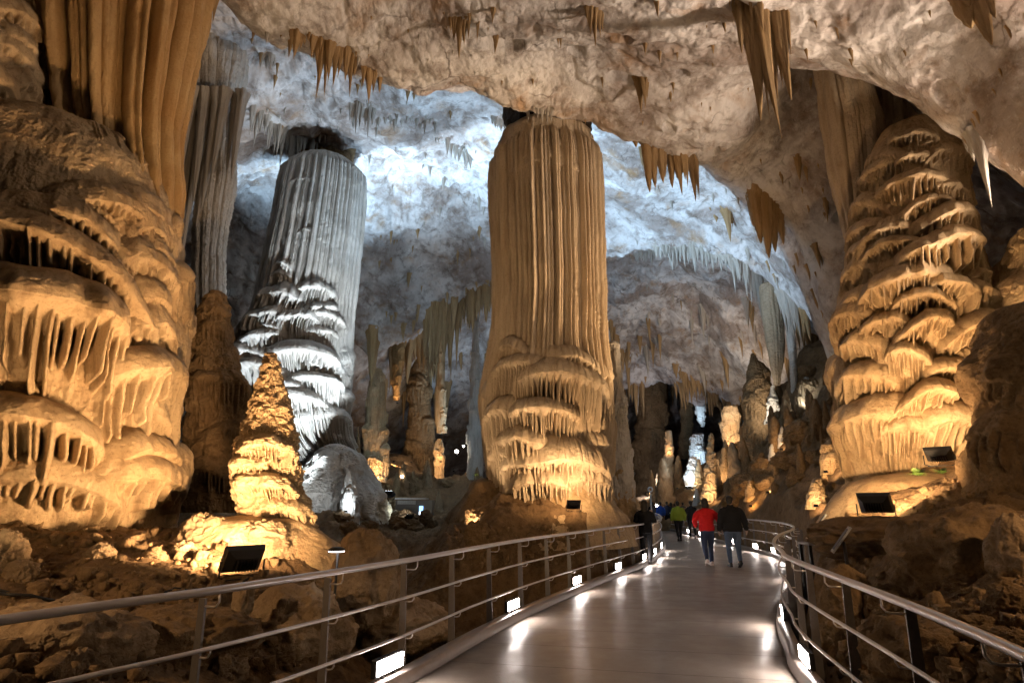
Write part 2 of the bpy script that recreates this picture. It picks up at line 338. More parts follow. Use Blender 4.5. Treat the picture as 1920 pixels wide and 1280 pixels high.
# ------------------------------------------------------------------ walkway, kerbs, railings, kerb lamps
def steel_mat():
    m, nt, b = new_mat('brushed_steel'); L = nt.links
    co = nd(nt, 'ShaderNodeTexCoord').outputs['Object']
    n = noise_node(nt, co, 90, 3, .6); n2 = noise_node(nt, co, 3, 4, .6)
    L.new(mix(nt, n2, (.66, .60, .57), (.82, .77, .74)), b.inputs['Base Color'])
    L.new(ramp(nt, n, [(.2, gray(.26)), (.8, gray(.40))]), b.inputs['Roughness'])
    b.inputs['Metallic'].default_value = .72; return m
M_STEEL = steel_mat()
M_POST = plain_mat('post_grey_paint', (.20, .175, .16), .42, .35, .5, .1, 40)
M_KERB = plain_mat('kerb_metal', (.26, .22, .195), .38, .5, .5, .12, 14)
def deck_mat():
    m, nt, b = new_mat('walkway_resin'); L = nt.links
    co = nd(nt, 'ShaderNodeTexCoord').outputs['Object']
    a = noise_node(nt, co, .9, 5, .6, .5); c = mix(nt, a, (.20, .165, .138), (.30, .25, .21))
    s = noise_node(nt, co, 7, 5, .7); c = mix(nt, ramp(nt, s, [(.56, gray(0)), (.72, gray(.35))]), c, (.15, .115, .09))
    L.new(c, b.inputs['Base Color'])
    L.new(ramp(nt, noise_node(nt, co, 2.2, 5, .65), [(.36, gray(.34)), (.62, gray(.50))]), b.inputs['Roughness'])
    v = nd(nt, 'ShaderNodeTexVoronoi', Scale=75.0); L.new(co, v.inputs['Vector'])
    bp = nd(nt, 'ShaderNodeBump', Strength=.30, Distance=.004); L.new(v.outputs['Distance'], bp.inputs['Height']); L.new(bp.outputs['Normal'], b.inputs['Normal'])
    b.inputs['Specular IOR Level'].default_value = .5; return m
M_DECK = deck_mat()
n = 240
def resample(p, n):
    s = np.concatenate([[0], np.cumsum(np.linalg.norm(np.diff(p, axis=0), axis=1))]); q = np.linspace(0, s[-1], n)
    return np.stack([np.interp(q, s, p[:, k]) for k in range(p.shape[1])], 1)
la, ra = resample(LEFT, n), resample(RIGHT, n)
V = np.stack([np.stack([la[:, 0]*(1-t)+ra[:, 0]*t, la[:, 1]*(1-t)+ra[:, 1]*t, np.full(n, z)], 1) for t, z in ((0, -.32), (0, 0), (.15, 0), (.35, 0), (.5, 0), (.65, 0), (.85, 0), (1, 0), (1, -.32))])
tag(mesh_obj('walkway', grid_mesh('walkway', V, flip=True), M_DECK, smooth=False), kind='structure')
bm = bmesh.new()
for k in range(4, n-4, 5):
    a, b = Vector((*la[k], .004)), Vector((*ra[k], .004)); d = (b-a).normalized(); a += d*.02; b -= d*.02; s_ = Vector((-d.y, d.x, 0))*.004
    bm.faces.new([bm.verts.new(v) for v in (a-s_, b-s_, b+s_, a+s_)])
tag(bm_obj('walkway_joints', bm, plain_mat('joint_dark', (.045, .035, .028), .8), None, False), kind='structure')
def normals2(p, side):
    t = np.gradient(p, axis=0); t /= np.linalg.norm(t, axis=1)[:, None]
    return np.stack([-t[:, 1], t[:, 0]], 1)*side, t
def off(p, side, d):
    nn, _ = normals2(p, side); return p+nn*d
def sweep(path, side, prof):
    return np.stack([np.concatenate([off(path, side, o), np.full((len(path), 1), z)], 1) for o, z in prof])
for path, side in ((LEFT, 1), (RIGHT, -1)):
    prof = [(-.012, -.3), (-.012, .004), (.012, .10), (.022, .112), (.135, .112), (.145, .10), (.145, -.42), (.10, -.42)]
    tag(mesh_obj('walkway_kerb', grid_mesh('walkway_kerb', sweep(path, side, prof), flip=side > 0), M_KERB, smooth=False), kind='structure')
def railing(path, side, label, s0, s1, group=None):
    t = thing('railing', label, 'railing', (float(path[0][0]), float(path[0][1]), 0))
    t.location = (0, 0, 0)
    def tube(name, o, z, r, parent, p=path):
        q = off(p, side, o); bm = bmesh.new(); add_tube(bm, [(a, b, z) for a, b in q], r, 12); return bm_obj(name, bm, M_STEEL, parent)
    tube('handrail', .075, 1.06, .025, t); tube('middle_rail', .10, .72, .0135, t); tube('lower_rail', .10, .39, .0135, t)
    fine = resample(path, int(np.linalg.norm(np.diff(path, axis=0), axis=1).sum()/.05)+2); nn, tt = normals2(fine, side)
    for k in range(int(s0/.05), min(len(fine)-4, int(s1/.05)), 24):
        c, nv, tv = fine[k], nn[k], tt[k]
        N3, T3 = Vector((nv[0], nv[1], 0)), Vector((tv[0], tv[1], 0)); b0 = Vector((c[0], c[1], 0))
        bm = bmesh.new(); vs = []
        for z, o, w in ((-.30, .150, .040), (.12, .150, .040), (1.0, .170, .028)):
            for sx, sy in ((-1, -1), (1, -1), (1, 1), (-1, 1)):
                vs.append(bm.verts.new(b0+N3*(o+.055*1 + sx*w)+T3*(sy*.008)+Vector((0, 0, z))))
        for i in (0, 4):
            for j in range(4): bm.faces.new((vs[i+j], vs[i+(j+1) % 4], vs[i+4+(j+1) % 4], vs[i+4+j]))
        bm.faces.new(vs[0:4]); bm.faces.new(vs[8:12])
        post = bm_obj('post', bm, M_POST, t, smooth=False)
        for zt, zb, oo in ((1.04, .955, .075), (.71, .66, .10), (.38, .33, .10)):
            o2 = .178 if zt > 1 else .155; bm = bmesh.new()
            add_tube(bm, [b0+N3*oo+Vector((0, 0, zt)), b0+N3*oo+Vector((0, 0, zb+.03)), b0+N3*(oo+.018)+Vector((0, 0, zb+.006)), b0+N3*(oo+.045)+Vector((0, 0, zb)), b0+N3*(o2+.03)+Vector((0, 0, zb))], .0065, 8)
            bm_obj('bracket', bm, M_STEEL, post)
    return t
railing(LEFT, 1, 'brushed steel tube railing between the walkway and the floodlit giant columns', .3, 99)
railing(RIGHT, -1, 'steel railing that bends outward beside the dark rock bank and information panels', .5, 99)

M_BLACK = plain_mat('lamp_black', (.018, .017, .017), .45, .2, .5, .2, 60)
M_KLENS = emit_mat('kerb_lamp_glow', (1.0, .88, .82), 75)
M_WARMLENS = emit_mat('floodlight_glow_warm', (1.0, .74, .42), 30)
M_COOLLENS = emit_mat('floodlight_glow_cool', (.86, .93, 1.0), 30)
def kerb_lamp_parts(t):
    bm = bmesh.new(); add_box(bm, (0, .03, .085), (.46, .05, .15), bevel=.008); add_box(bm, (-.1, .03, -.004), (.03, .05, .02)); add_box(bm, (.1, .03, -.004), (.03, .05, .02))
    bm_obj('housing', bm, M_BLACK, t, False)
    bm = bmesh.new(); add_box(bm, (0, .0, .086), (.42, .014, .115), bevel=.005); bm_obj('lens', bm, M_KLENS, t, False)
kl0 = None
def kerb_lamp(path, side, px, py, label):
    global kl0
    g = np.array(G(px, py, .11)[:2]); k = int(np.argmin(np.linalg.norm(path-g, axis=1)))
    nn, tt = normals2(path, side); pos = path[k]+nn[k]*.075
    # local -y faces the deck
    rz = math.atan2(nn[k][1], nn[k][0])-PI/2
    if kl0 is None:
        kl0 = t = thing('kerb_lamp', label, 'kerb lamp', (0, 0, 0), 0, 'lit lamps along the walkway kerbs'); kerb_lamp_parts(t)
    else:
        t = kl0.copy(); COL.objects.link(t); t['label'] = label
        for ch in kl0.children:
            c = ch.copy(); COL.objects.link(c); c.parent = t
    t.location = (pos[0], pos[1], .122); t.rotation_euler = (0, 0, rz)
lfine, rfine = resample(LEFT, 900), resample(RIGHT, 900)
LAB_L = ['largest kerb lamp at the front of the walkway, below the pale orange boulder', 'second kerb lamp of the row under the giant column, after the largest one', 'third kerb lamp of the row under the giant column, in the middle of that railing', 'fourth kerb lamp under the giant column, two lamps before the woman in black', 'kerb lamp just beside the legs of the standing woman in black', 'kerb lamp where the railing curls, just past the woman in black', 'small kerb lamp on the tip of the curled kerb behind the woman in black']
for (px, py), l in zip([(700, 1262), (957, 1146), (1060, 1096), (1143, 1068), (1199, 1050), (1234, 1038), (1244, 1026)], LAB_L): kerb_lamp(lfine, 1, px, py, l)
LAB_R = ['kerb lamp at the foot of the thick railing beside the dark rock bank, largest there', 'narrow kerb lamp seen edge-on where the railing begins to bend outward', 'kerb lamp inside the outward bend of the railing, next to its last upright', 'kerb lamp of the curved far railing, one before the bend', 'kerb lamp of the curved far railing beside the man in the black jacket', 'kerb lamp seen between the walking man and the far railing', 'kerb lamp just past the red jacket of the walking woman', 'tiny kerb lamp behind the walker in black, far along the curve', 'tiny kerb lamp beside the green jacket, far along the curve', 'last tiny kerb lamp before the crowd at the end of the walkway']
for (px, py), l in zip([(1487, 1250), (1460, 1160), (1489, 1080), (1449, 1044), (1419, 1036), (1388, 1028), (1349, 1017), (1315, 1008), (1292, 1003), (1274, 998)], LAB_R): kerb_lamp(rfine, -1, px, py, l)
# ------------------------------------------------------------------ flowstone columns: radius fields over (angle, height)
def lobes_field(A, Z, R, lobes, rng):
    prot = np.zeros(A.shape, np.float32); a1 = A[0]; z1 = Z[:, 0]
    for (a0, z0, w, h, d, p, wl) in lobes:
        Rl = float(np.interp(z0, z1, R[:, 0])); half = w/Rl
        da = (a1-a0+PI) % (2*PI)-PI
        ci = np.where(np.abs(da) < half)[0]; ri = np.where((z1 > z0-d*1.15-1.1*w) & (z1 < z0+h*1.1))[0]
        if len(ci) < 3 or len(ri) < 3: continue
        s = (da[ci]/half)[None, :]; zz = z1[ri][:, None]
        ph = rng.rand()*50
        asym = rng.uniform(-.6, .6)
        dr = rng.uniform(.18, .72) if w < .9 else rng.uniform(.18, .36); tl = rng.uniform(-.32, .32)
        zl = z0-dr*w*np.abs(s+asym*.5)**2.0+tl*s*w*.8 + .08*h*vnoise(s*2.2+ph, s*0+ph, s*0)+.05*h*vnoise(s*6+ph, s*0+ph, s*0)
        Pp = p*np.clip(1-np.abs(s)**2.4, 0, 1)**.55*(1+.22*vnoise(s*2.6+ph, s*0, s*0+3)+.10*vnoise(s*7+ph, s*0, s*0+3))
        t = (zz-zl)/h
        dome = np.clip(1-np.clip(t, 0, 1)**1.9, 0, 1)**.55
        # flutes hanging under the lip
        nf = max(3, int(2*w/wl)); cen = (np.arange(nf)+.5+rng.uniform(-.36, .36, nf))/nf*2-1; cen.sort()
        k = np.argmin(np.abs(s[0][:, None]-cen[None]), 1)
        sp = np.gradient(cen)*.5 if nf > 1 else np.array([1.])
        L = rng.uniform(.35, 1.0, nf)**.8; depth = rng.uniform(.72, 1.0, nf); lean = rng.uniform(-.25, .25, nf)*sp
        q = (zl-zz)/d
        wav = .45*sp[k][None]*vnoise(q*2.6+k[None]*3.7, q*0+ph, q*0+1.5)*np.clip(q*2, 0, 1)
        g = np.abs(s-cen[k][None]-lean[k][None]*np.clip(q, 0, 1)*2-wav)/(sp[k][None]*1.02)
        qk = q/L[k][None]
        wf = np.clip(1.02-.52*qk, .12, 1.1)
        body = (depth[k][None]-.24*np.clip(qk, 0, 1.2)+.09*vnoise(q*3.5+k[None]*5.1, q*0+ph, q*0))*np.sqrt(np.clip(1-(g/wf)**2, 0, 1))
        body = body*sstep(1.06, .86, qk)
        gf = .06+.5*np.clip(vnoise(s*w*4.5+ph, s*0+2.2, s*0)*1.6+.1, 0, 1)
        gap = (.96-(.96-gf)*sstep(.0, .38*min(1.0, .55*w/d+.25), q))*np.clip(1.02-q, 0, 1)
        below = np.maximum(body, gap)
        f = np.where(t >= 0, dome, below); f = np.where((t > 1) | (q > 1.05), 0, f)
        edge = f*Pp
        blk = prot[np.ix_(ri, ci)]; prot[np.ix_(ri, ci)] = np.maximum(blk, edge)
    return prot
def flutes(a1, rng, n, sharp=.5, var=.8):
    """irregular organ-pipe cross-section along the circle, 0 in the grooves .. 1 on the crests"""
    c = np.sort((np.arange(n)+rng.uniform(-.45*var, .45*var, n))/n*2*PI-PI)
    cc = np.concatenate([[c[-1]-2*PI], c, [c[0]+2*PI]]); hgt = rng.uniform(.25, 1.0, n+2); hgt[0] = hgt[-2]; hgt[-1] = hgt[1]
    k = np.argmin(np.abs(a1[:, None]-cc[None]), 1)
    sp = np.gradient(cc)*.5; g = np.abs(a1-cc[k])/(sp[k]*1.05)
    return hgt[k]*np.clip(1-g**2, 0, 1)**sharp
class Col:
    """a vertical formation read off its silhouette (py, left px, right px) at distance Y"""
    def __init__(s, Y, sil):
        s.Y = Y; rows = []
        for py, xl, xr in sil:
            a, b = P(xl, py, Y), P(xr, py, Y); rows.append((a.z, (a.x+b.x)/2, (b.x-a.x)/2))
        rows.sort(); r = np.array(rows); s.z, s.cx, s.r = r[:, 0], r[:, 1], r[:, 2]
    def at(s, z): return np.interp(z, s.z, s.cx), np.interp(z, s.z, s.r)
    def loc(s, px, py):
        p = P(px, py, s.Y); cx, r = s.at(p.z); Yf = s.Y-.8*r; p = P(px, py, Yf); cx, r = s.at(p.z)
        return math.asin(max(-.98, min(.98, (p.x-cx)/max(r, .05)))), p.z, mpp(px, py, Yf)
    def mesh(s, name, lobes=(), fill=0, fill_w=(.3, .7), fill_z=None, wl=.12, na=600, nz=600, base=.78, shaft=None, noise=.05, seed=1, fine=.012, popcorn=0, cap_top=True, cap_h=.35, rill=.035, prot_scale=1.0, front=.62):
        rng = np.random.RandomState(seed)
        u = np.linspace(-1, 1, na, endpoint=False); a1 = PI*(front*u+(1-front)*u**3)
        z1 = np.linspace(s.z[0], s.z[-1], nz)
        ker = np.hanning(max(3, int(nz*.05)) | 1); ker /= ker.sum(); m = len(ker)//2
        def sm(v): return np.convolve(np.pad(v, m, mode='edge'), ker, mode='valid')
        cx = sm(np.interp(z1, s.z, s.cx)); r = sm(np.interp(z1, s.z, s.r))
        A, Z = np.meshgrid(a1, z1); R = np.repeat(r[:, None], na, 1); CX = cx[:, None]
        L = []
        for l in lobes:
            px, py, hw, hd, dr, p = l[:6]; a, z, k = s.loc(px, py); L.append((a, z, hw*k/max(.55, math.cos(a))**.5, hd*k, dr*k, p*prot_scale*(.5+.5*math.cos(a)), wl*(l[6] if len(l) > 6 else 1)))
        H = s.z[-1]-s.z[0]
        for i in range(fill):
            z = rng.uniform(*(fill_z or (s.z[0], s.z[-1]))); rr = s.at(z)[1]; w = rng.uniform(*fill_w)*(.45+.55*rr/s.r.max())
            L.append((rng.uniform(-PI, PI), z, w, w*rng.uniform(.35, .7), w*rng.uniform(.7, 1.8), w*rng.uniform(.22, .42)*prot_scale, wl*rng.uniform(.6, 1.1)))
        prot = lobes_field(A, Z, R, L, rng)
        rad = R*base if len(L) else R*1.0
        if shaft is not None:                       # (n flutes, depth, z from, z to, fine n, fine depth)
            n, dep, za, zb, n2, dep2 = shaft
            wob = .012*vnoise(Z*.6, A*2, A*0+seed)
            f = np.zeros(A.shape)
            fl = flutes(a1, rng, n, .5); f2 = flutes(a1, rng, n2, .6)
            g = dep*(fl-.6)[None]*np.ones((nz, 1))+dep2*(f2-.5)[None]
            g *= (1+.35*vnoise(A*9, Z*.5, A*0+seed+2))
            wz = sstep(za-4.5, za-.2, Z)*sstep(zb+.05, zb-.5, Z)
            rad = R*base+R*(1-base)*wz*.9+g*(.45+.55*wz)
        x, y = CX+R*np.sin(A), s.Y-R*np.cos(A)
        rad = rad+prot if shaft is None else np.maximum(rad, R*base+prot+.25*np.maximum(rad-R*base, 0)*(prot > .02))
        rad = rad+noise*fbm(x*1.1, y*1.1, Z*1.1, 3)+fine*fbm(x*7, y*7, Z*7, 3, .6)+fine*.5*vnoise(x*26, y*26, Z*26)+rill*fbm(x*7+seed, y*7, Z*1.3, 3, .55)
        if popcorn:
            rad = rad+popcorn*np.abs(fbm(x*5, y*5, Z*8, 3, .6, True))
        if cap_top:                                 # round the top off
            tt = np.clip((Z-(s.z[-1]-cap_h*s.r[-1]))/(cap_h*s.r[-1]), 0, 1); rad = rad*np.sqrt(np.clip(1-tt**2.2*.999, .0004, 1))
        V = np.stack([CX+rad*np.sin(A), s.Y-rad*np.cos(A), Z], -1)
        return grid_mesh(name, V, wrap=True)

# --- the giant column by the railing: flowstone base, drapery above it
cA = Col(9.6, [(1010, -260, 330), (960, -240, 345), (880, -220, 358), (800, -205, 350), (700, -190, 352), (620, -175, 360), (520, -165, 352), (420, -150, 345), (360, -130, 335), (320, -110, 318), (280, -60, 282), (250, 20, 225)])
LA = [(90, 395, 130, 55, 45, .40), (175, 345, 90, 55, 40, .34), (262, 322, 70, 55, 25, .30, .7), (300, 352, 55, 45, 30, .28, .7), (235, 392, 85, 45, 40, .34), (305, 425, 70, 55, 62, .42), (110, 452, 195, 65, 85, .62), (335, 498, 46, 55, 60, .42),
      (10, 440, 90, 60, 60, .4), (60, 572, 178, 85, 185, 1.0), (310, 552, 62, 62, 55, .46), (262, 648, 102, 58, 160, .74), (342, 640, 42, 60, 70, .4), (60, 786, 118, 52, 120, .66), (190, 826, 92, 52, 78, .62), (335, 742, 46, 60, 80, .44), (272, 884, 112, 66, 72, .74), (352, 838, 40, 50, 60, .40), (90, 905, 130, 50, 60, .5), (-80, 500, 120, 80, 120, .6), (-90, 700, 120, 80, 150, .6)]
flow = thing('flowstone_column', 'giant golden column with tiered drip shelves and tall amber drapery, cut by the picture edge', 'flowstone column')
mesh_obj('flowstone_tiers', cA.mesh('flowstone_tiers', LA, fill=26, fill_w=(.3, .65), wl=.115, na=1000, nz=900, base=.86, noise=.16, seed=6, fine=.018), M_GOLD, flow)
cA2 = Col(10.0, [(470, 130, 300), (400, 112, 330), (345, 100, 335), (300, 100, 330), (240, 92, 332), (120, 80, 354), (0, 68, 378), (-120, 54, 402), (-260, 36, 430)])
mesh_obj('drapery', cA2.mesh('drapery', shaft=(34, .46, -5, 40, 60, .02), na=900, nz=420, noise=.05, seed=8, cap_top=False, fine=.012), M_CURT, flow)
cA3 = Col(8.6, [(300, -160, 60), (250, -170, 72), (200, -170, 84), (140, -165, 78), (60, -160, 80), (0, -150, 76), (-90, -140, 80), (-200, -130, 85)])
LA3 = [(10, 195, 75, 60, 60, .34), (55, 165, 40, 40, 45, .3), (35, 100, 45, 45, 30, .28), (20, 50, 55, 45, 35, .28), (55, 20, 35, 35, 30, .26), (-40, 120, 60, 60, 60, .3), (10, -30, 55, 45, 35, .28)]
tag(mesh_obj('flowstone_column', cA3.mesh('flowstone_column', LA3, fill=14, fill_w=(.25, .5), wl=.11, na=420, nz=420, base=.82, seed=9), M_GOLD), 'upper flowstone bulge with stacked drip tiers hanging beside the amber drapery', 'flowstone column')

# --- the central pillar
cF = Col(17.3, [(965, 900, 1166), (925, 902, 1158), (880, 902, 1155), (820, 900, 1152), (760, 901, 1150), (700, 911, 1144), (650, 922, 1136), (560, 928, 1135), (440, 924, 1132), (340, 920, 1129), (300, 921, 1126), (243, 926, 1120)])
LF = [(1000, 905, 60, 30, 40, .5), (1110, 905, 50, 30, 40, .45), (957, 648, 36, 22, 30, .30), (965, 684, 48, 22, 75, .42), (1078, 680, 50, 26, 18, .34), (1060, 712, 85, 32, 80, .55), (1120, 738, 40, 22, 110, .36), (1020, 770, 62, 26, 55, .55), (938, 774, 42, 32, 85, .46), (975, 826, 56, 28, 75, .5), (1072, 868, 74, 46, 42, .62), (1128, 834, 36, 26, 80, .36), (985, 872, 50, 30, 55, .52), (940, 850, 36, 30, 70, .4), (1040, 690, 40, 20, 20, .3),
      (1010, 305, 62, 22, 20, .12, .6), (960, 322, 40, 20, 16, .10, .6), (1075, 318, 50, 16, 14, .10, .6), (1020, 282, 70, 14, 14, .10, .6)]
zt, zb_ = cF.z[-1], cF.loc(1030, 690)[1]
LF = [(a, b, c*1.24, d*1.1, e*1.3, p*(1.2 if b > 400 else 1), *r) for a, b, c, d, e, p, *r in LF]
mF = cF.mesh('flowstone_column', LF, fill=16, fill_w=(.5, 1.0), fill_z=(cF.z[0], cF.loc(1030, 640)[1]), wl=.095, na=1100, nz=1100, base=.88, rill=.014, shaft=(84, .29, cF.loc(1030, 668)[1], cF.z[-1]-.9, 120, .025), noise=.05, seed=21, fine=.014, cap_h=.42)
flowF = thing('flowstone_column', 'tall fluted pillar with rounded shoulders and tiered base, rising in the middle of the cave', 'flowstone column')
mesh_obj('fluted_shaft', mF, M_SHAFT, flowF)
M_SHADE = rock_mat('rock_shade', (.045, .032, .022), (.10, .072, .048), (.02, .014, .01), streak=False, scale=1.6, bump=.06, fine=20)  # near-black colour standing for shade in the hollow under the ceiling
mesh_obj('shade_crown', Col(17.6, [(300, 940, 1112), (262, 962, 1098), (235, 950, 1112), (205, 945, 1122), (170, 940, 1130), (130, 930, 1140)]).mesh('shade_crown', na=300, nz=200, noise=.4, seed=22, cap_top=False, fine=.03), M_SHADE, flowF)  # dark mass added in place of the shaded hollow above the pillar

# --- the column by the upper bank
cG = Col(13.2, [(945, 1590, 1800), (900, 1598, 1800), (860, 1588, 1806), (800, 1574, 1822), (740, 1584, 1830), (680, 1574, 1836), (620, 1570, 1846), (560, 1574, 1846), (480, 1586, 1828), (400, 1604, 1802), (330, 1618, 1794), (270, 1638, 1776), (232, 1660, 1756)])
LG = [(1700, 262, 42, 22, 32, .26), (1665, 300, 42, 26, 36, .3), (1702, 306, 27, 20, 20, .34), (1745, 300, 30, 25, 30, .2), (1706, 348, 62, 26, 52, .38), (1642, 352, 46, 26, 40, .32), (1760, 366, 46, 22, 36, .3), (1646, 404, 46, 25, 34, .36), (1728, 394, 52, 22, 34, .34), (1752, 426, 68, 34, 44, .5), (1662, 430, 46, 20, 28, .36), (1682, 456, 58, 20, 26, .42), (1602, 440, 32, 24, 40, .3),
      (1748, 474, 78, 38, 68, .58), (1612, 476, 38, 30, 44, .36), (1690, 530, 74, 42, 44, .6), (1762, 546, 46, 28, 38, .5), (1720, 562, 54, 22, 34, .5), (1612, 536, 42, 30, 54, .42), (1632, 562, 52, 34, 64, .5), (1820, 522, 27, 16, 24, .3), (1822, 562, 48, 30, 54, .4), (1676, 594, 46, 24, 44, .5), (1722, 610, 52, 28, 44, .52), (1800, 616, 52, 30, 46, .46), (1650, 622, 46, 28, 52, .46),
      (1706, 662, 42, 26, 54, .5), (1650, 690, 60, 34, 74, .6), (1762, 700, 44, 28, 66, .5), (1722, 744, 54, 32, 44, .6), (1806, 690, 40, 30, 50, .36), (1602, 690, 36, 28, 80, .4), (1652, 778, 74, 50, 115, .68), (1772, 790, 64, 42, 74, .66), (1806, 760, 34, 30, 50, .4), (1590, 764, 36, 38, 110, .42), (1700, 800, 50, 30, 60, .5)]
flowG = thing('flowstone_column', 'golden column stacked with overlapping mushroom-like flowstone caps above two floodlights', 'flowstone column')
mesh_obj('flowstone_tiers', cG.mesh('flowstone_tiers', LG, fill=44, fill_w=(.18, .85), wl=.085, na=1000, nz=1000, base=.92, noise=.17, seed=35), M_GOLD, flowG)
cG2 = Col(14.2, [(450, 1590, 1640), (400, 1575, 1652), (320, 1556, 1660), (240, 1545, 1655), (190, 1537, 1640), (150, 1534, 1625), (110, 1530, 1630)])
mesh_obj('drapery', cG2.mesh('drapery', shaft=(14, .16, -5, 40, 40, .02), na=420, nz=300, noise=.05, seed=33, cap_top=False), M_SHAFT, flowG)
cG3 = Col(14.6, [(330, 1640, 1760), (250, 1632, 1765), (200, 1628, 1760), (150, 1625, 1750), (110, 1625, 1750)])
mesh_obj('drapery', cG3.mesh('drapery', shaft=(20, .16, -5, 40, 40, .02), na=420, nz=200, noise=.05, seed=34, cap_top=False), M_SHAFT, flowG)

# --- the pale column lit in cool light
cE = Col(24, [(870, 500, 690), (830, 470, 662), (790, 462, 652), (740, 448, 656), (690, 442, 660), (640, 446, 658), (590, 478, 662), (540, 490, 668), (480, 502, 674), (420, 514, 680), (370, 524, 684), (335, 532, 684), (296, 540, 682)])
LE_ = [(530, 560, 46, 24, 40, .5), (500, 600, 44, 24, 40, .45), (480, 665, 50, 22, 50, .6), (560, 600, 44, 20, 40, .4), (620, 590, 40, 16, 40, .35), (620, 735, 46, 20, 60, .55), (570, 745, 60, 22, 60, .6), (537, 552, 32, 20, 26, .3), (597, 540, 42, 18, 32, .3), (604, 575, 34, 14, 62, .34), (525, 594, 36, 14, 30, .34), (490, 640, 56, 20, 36, .5), (575, 662, 72, 28, 32, .6), (634, 640, 32, 14, 28, .3), (636, 672, 30, 14, 36, .3), (592, 706, 54, 14, 56, .6), (642, 696, 28, 14, 90, .4), (490, 690, 52, 18, 44, .55), (600, 776, 64, 24, 60, .7), (545, 728, 36, 18, 44, .5), (520, 760, 50, 20, 60, .5), (577, 438, 22, 9, 40, .16), (570, 342, 42, 8, 24, .14), (598, 620, 40, 16, 30, .36), (535, 500, 22, 12, 20, .22), (528, 520, 26, 12, 18, .24), (515, 620, 34, 14, 20, .3)]
LE_ = [(a, b, c*1.1, d, e*1.25, p*1.3, *r) for a, b, c, d, e, p, *r in LE_]
mE = cE.mesh('flowstone_column', LE_, fill=60, fill_w=(.5, 1.1), fill_z=(cE.z[0], cE.loc(570, 610)[1]), wl=.10, na=1000, nz=1000, base=.88, rill=.02, shaft=(60, .22, cE.loc(570, 640)[1], cE.z[-1]-.6, 140, .03), noise=.06, seed=41, fine=.016, cap_h=.6)
flowE = thing('flowstone_column', 'pale grey fluted column with a rounded top, lit in cold white light behind the stalagmite', 'flowstone column')
mesh_obj('fluted_shaft', mE, M_PALE, flowE)
mesh_obj('shade_crown', Col(25.2, [(380, 565, 655), (305, 562, 656), (270, 558, 660), (200, 552, 666)]).mesh('shade_crown', na=300, nz=200, noise=.6, seed=42, cap_top=False, fine=.03), M_BROWN, flowE)  # brown mass added where only shadow lies above the column top

# --- curtain that hangs and runs down into a slim column
cD = Col(19, [(640, 372, 408), (560, 365, 416), (480, 362, 420), (400, 366, 428), (330, 372, 440), (300, 380, 436), (240, 366, 440), (185, 360, 444), (140, 352, 458), (100, 350, 462), (40, 350, 464)])
curt = thing('hanging_drapery', 'grey-brown curtain of hanging drapes running down into a slim column beside the giant one', 'cave drapery')
mesh_obj('slim_column', cD.mesh('slim_column', shaft=(13, .12, 5, 40, 40, .03), na=420, nz=420, noise=.10, seed=51, cap_top=False, popcorn=.05), M_PALE, curt)
# ------------------------------------------------------------------ stalactites
def stal_mesh(name, seed, bend=.06, power=.9, ribs=7, rough=.10, blunt=0.0, rings=30, seg=22):
    rng = np.random.RandomState(seed); t = np.linspace(0, 1, rings)**.85; a = np.linspace(0, 2*PI, seg, endpoint=False)
    prof = (1-t)**power*(1-blunt)+blunt*np.sqrt(np.clip(1-t**3, 0, 1)); prof += .3*np.exp(-t*14); prof[-1] = .02
    T, A = np.meshgrid(t, a, indexing='ij')
    ph = rng.rand(4)*6; rib = 1+.16*np.cos(ribs*A+ph[0]+2*T)+.10*np.cos((ribs*2+1)*A+ph[1]-3*T)
    n = 1+rough*fbm(np.cos(A)*1.5+seed, np.sin(A)*1.5, T*6, 3)+rough*.7*vnoise(np.cos(A)*2, np.sin(A)*2+seed, T*22)
    R = prof[:, None]*rib*n
    bx, by = bend*np.sin(T*2.2+ph[2])*T, bend*np.cos(T*1.7+ph[3])*T
    return grid_mesh(name, np.stack([R*np.cos(A)+bx*4, R*np.sin(A)+by*4, -T], -1), wrap=True)
ST = [stal_mesh('stalactite', 100+i, bend=.02+.015*(i % 4), power=.95+.14*(i % 4), ribs=3+i % 5, blunt=.0 if i % 3 else .06) for i in range(9)]
for m in ST: m.materials.append(M_STAL)
STP = [m.copy() for m in ST]
for m in STP: m.materials[0] = M_STALP
BL = [stal_mesh('drape', 140+i, bend=.05, power=.75, ribs=5+2*i, rough=.16, blunt=.10) for i in range(5)]
for m in BL: m.materials.append(M_STAL)
BLP = [m.copy() for m in BL]
for m in BLP: m.materials[0] = M_STALP
rs = random.Random(5)
def hang(me, x, y, z, r, L, parent=None, name='stalactite', squash=1.0, rz=None, tilt=0):
    o = link(bpy.data.objects.new(name, me), parent)
    o.location = (x, y, z); o.scale = (r, r*squash, L); o.rotation_euler = (rs.uniform(-.03, .03)+tilt, rs.uniform(-.04, .04), rs.uniform(0, 6.28) if rz is None else rz); return o
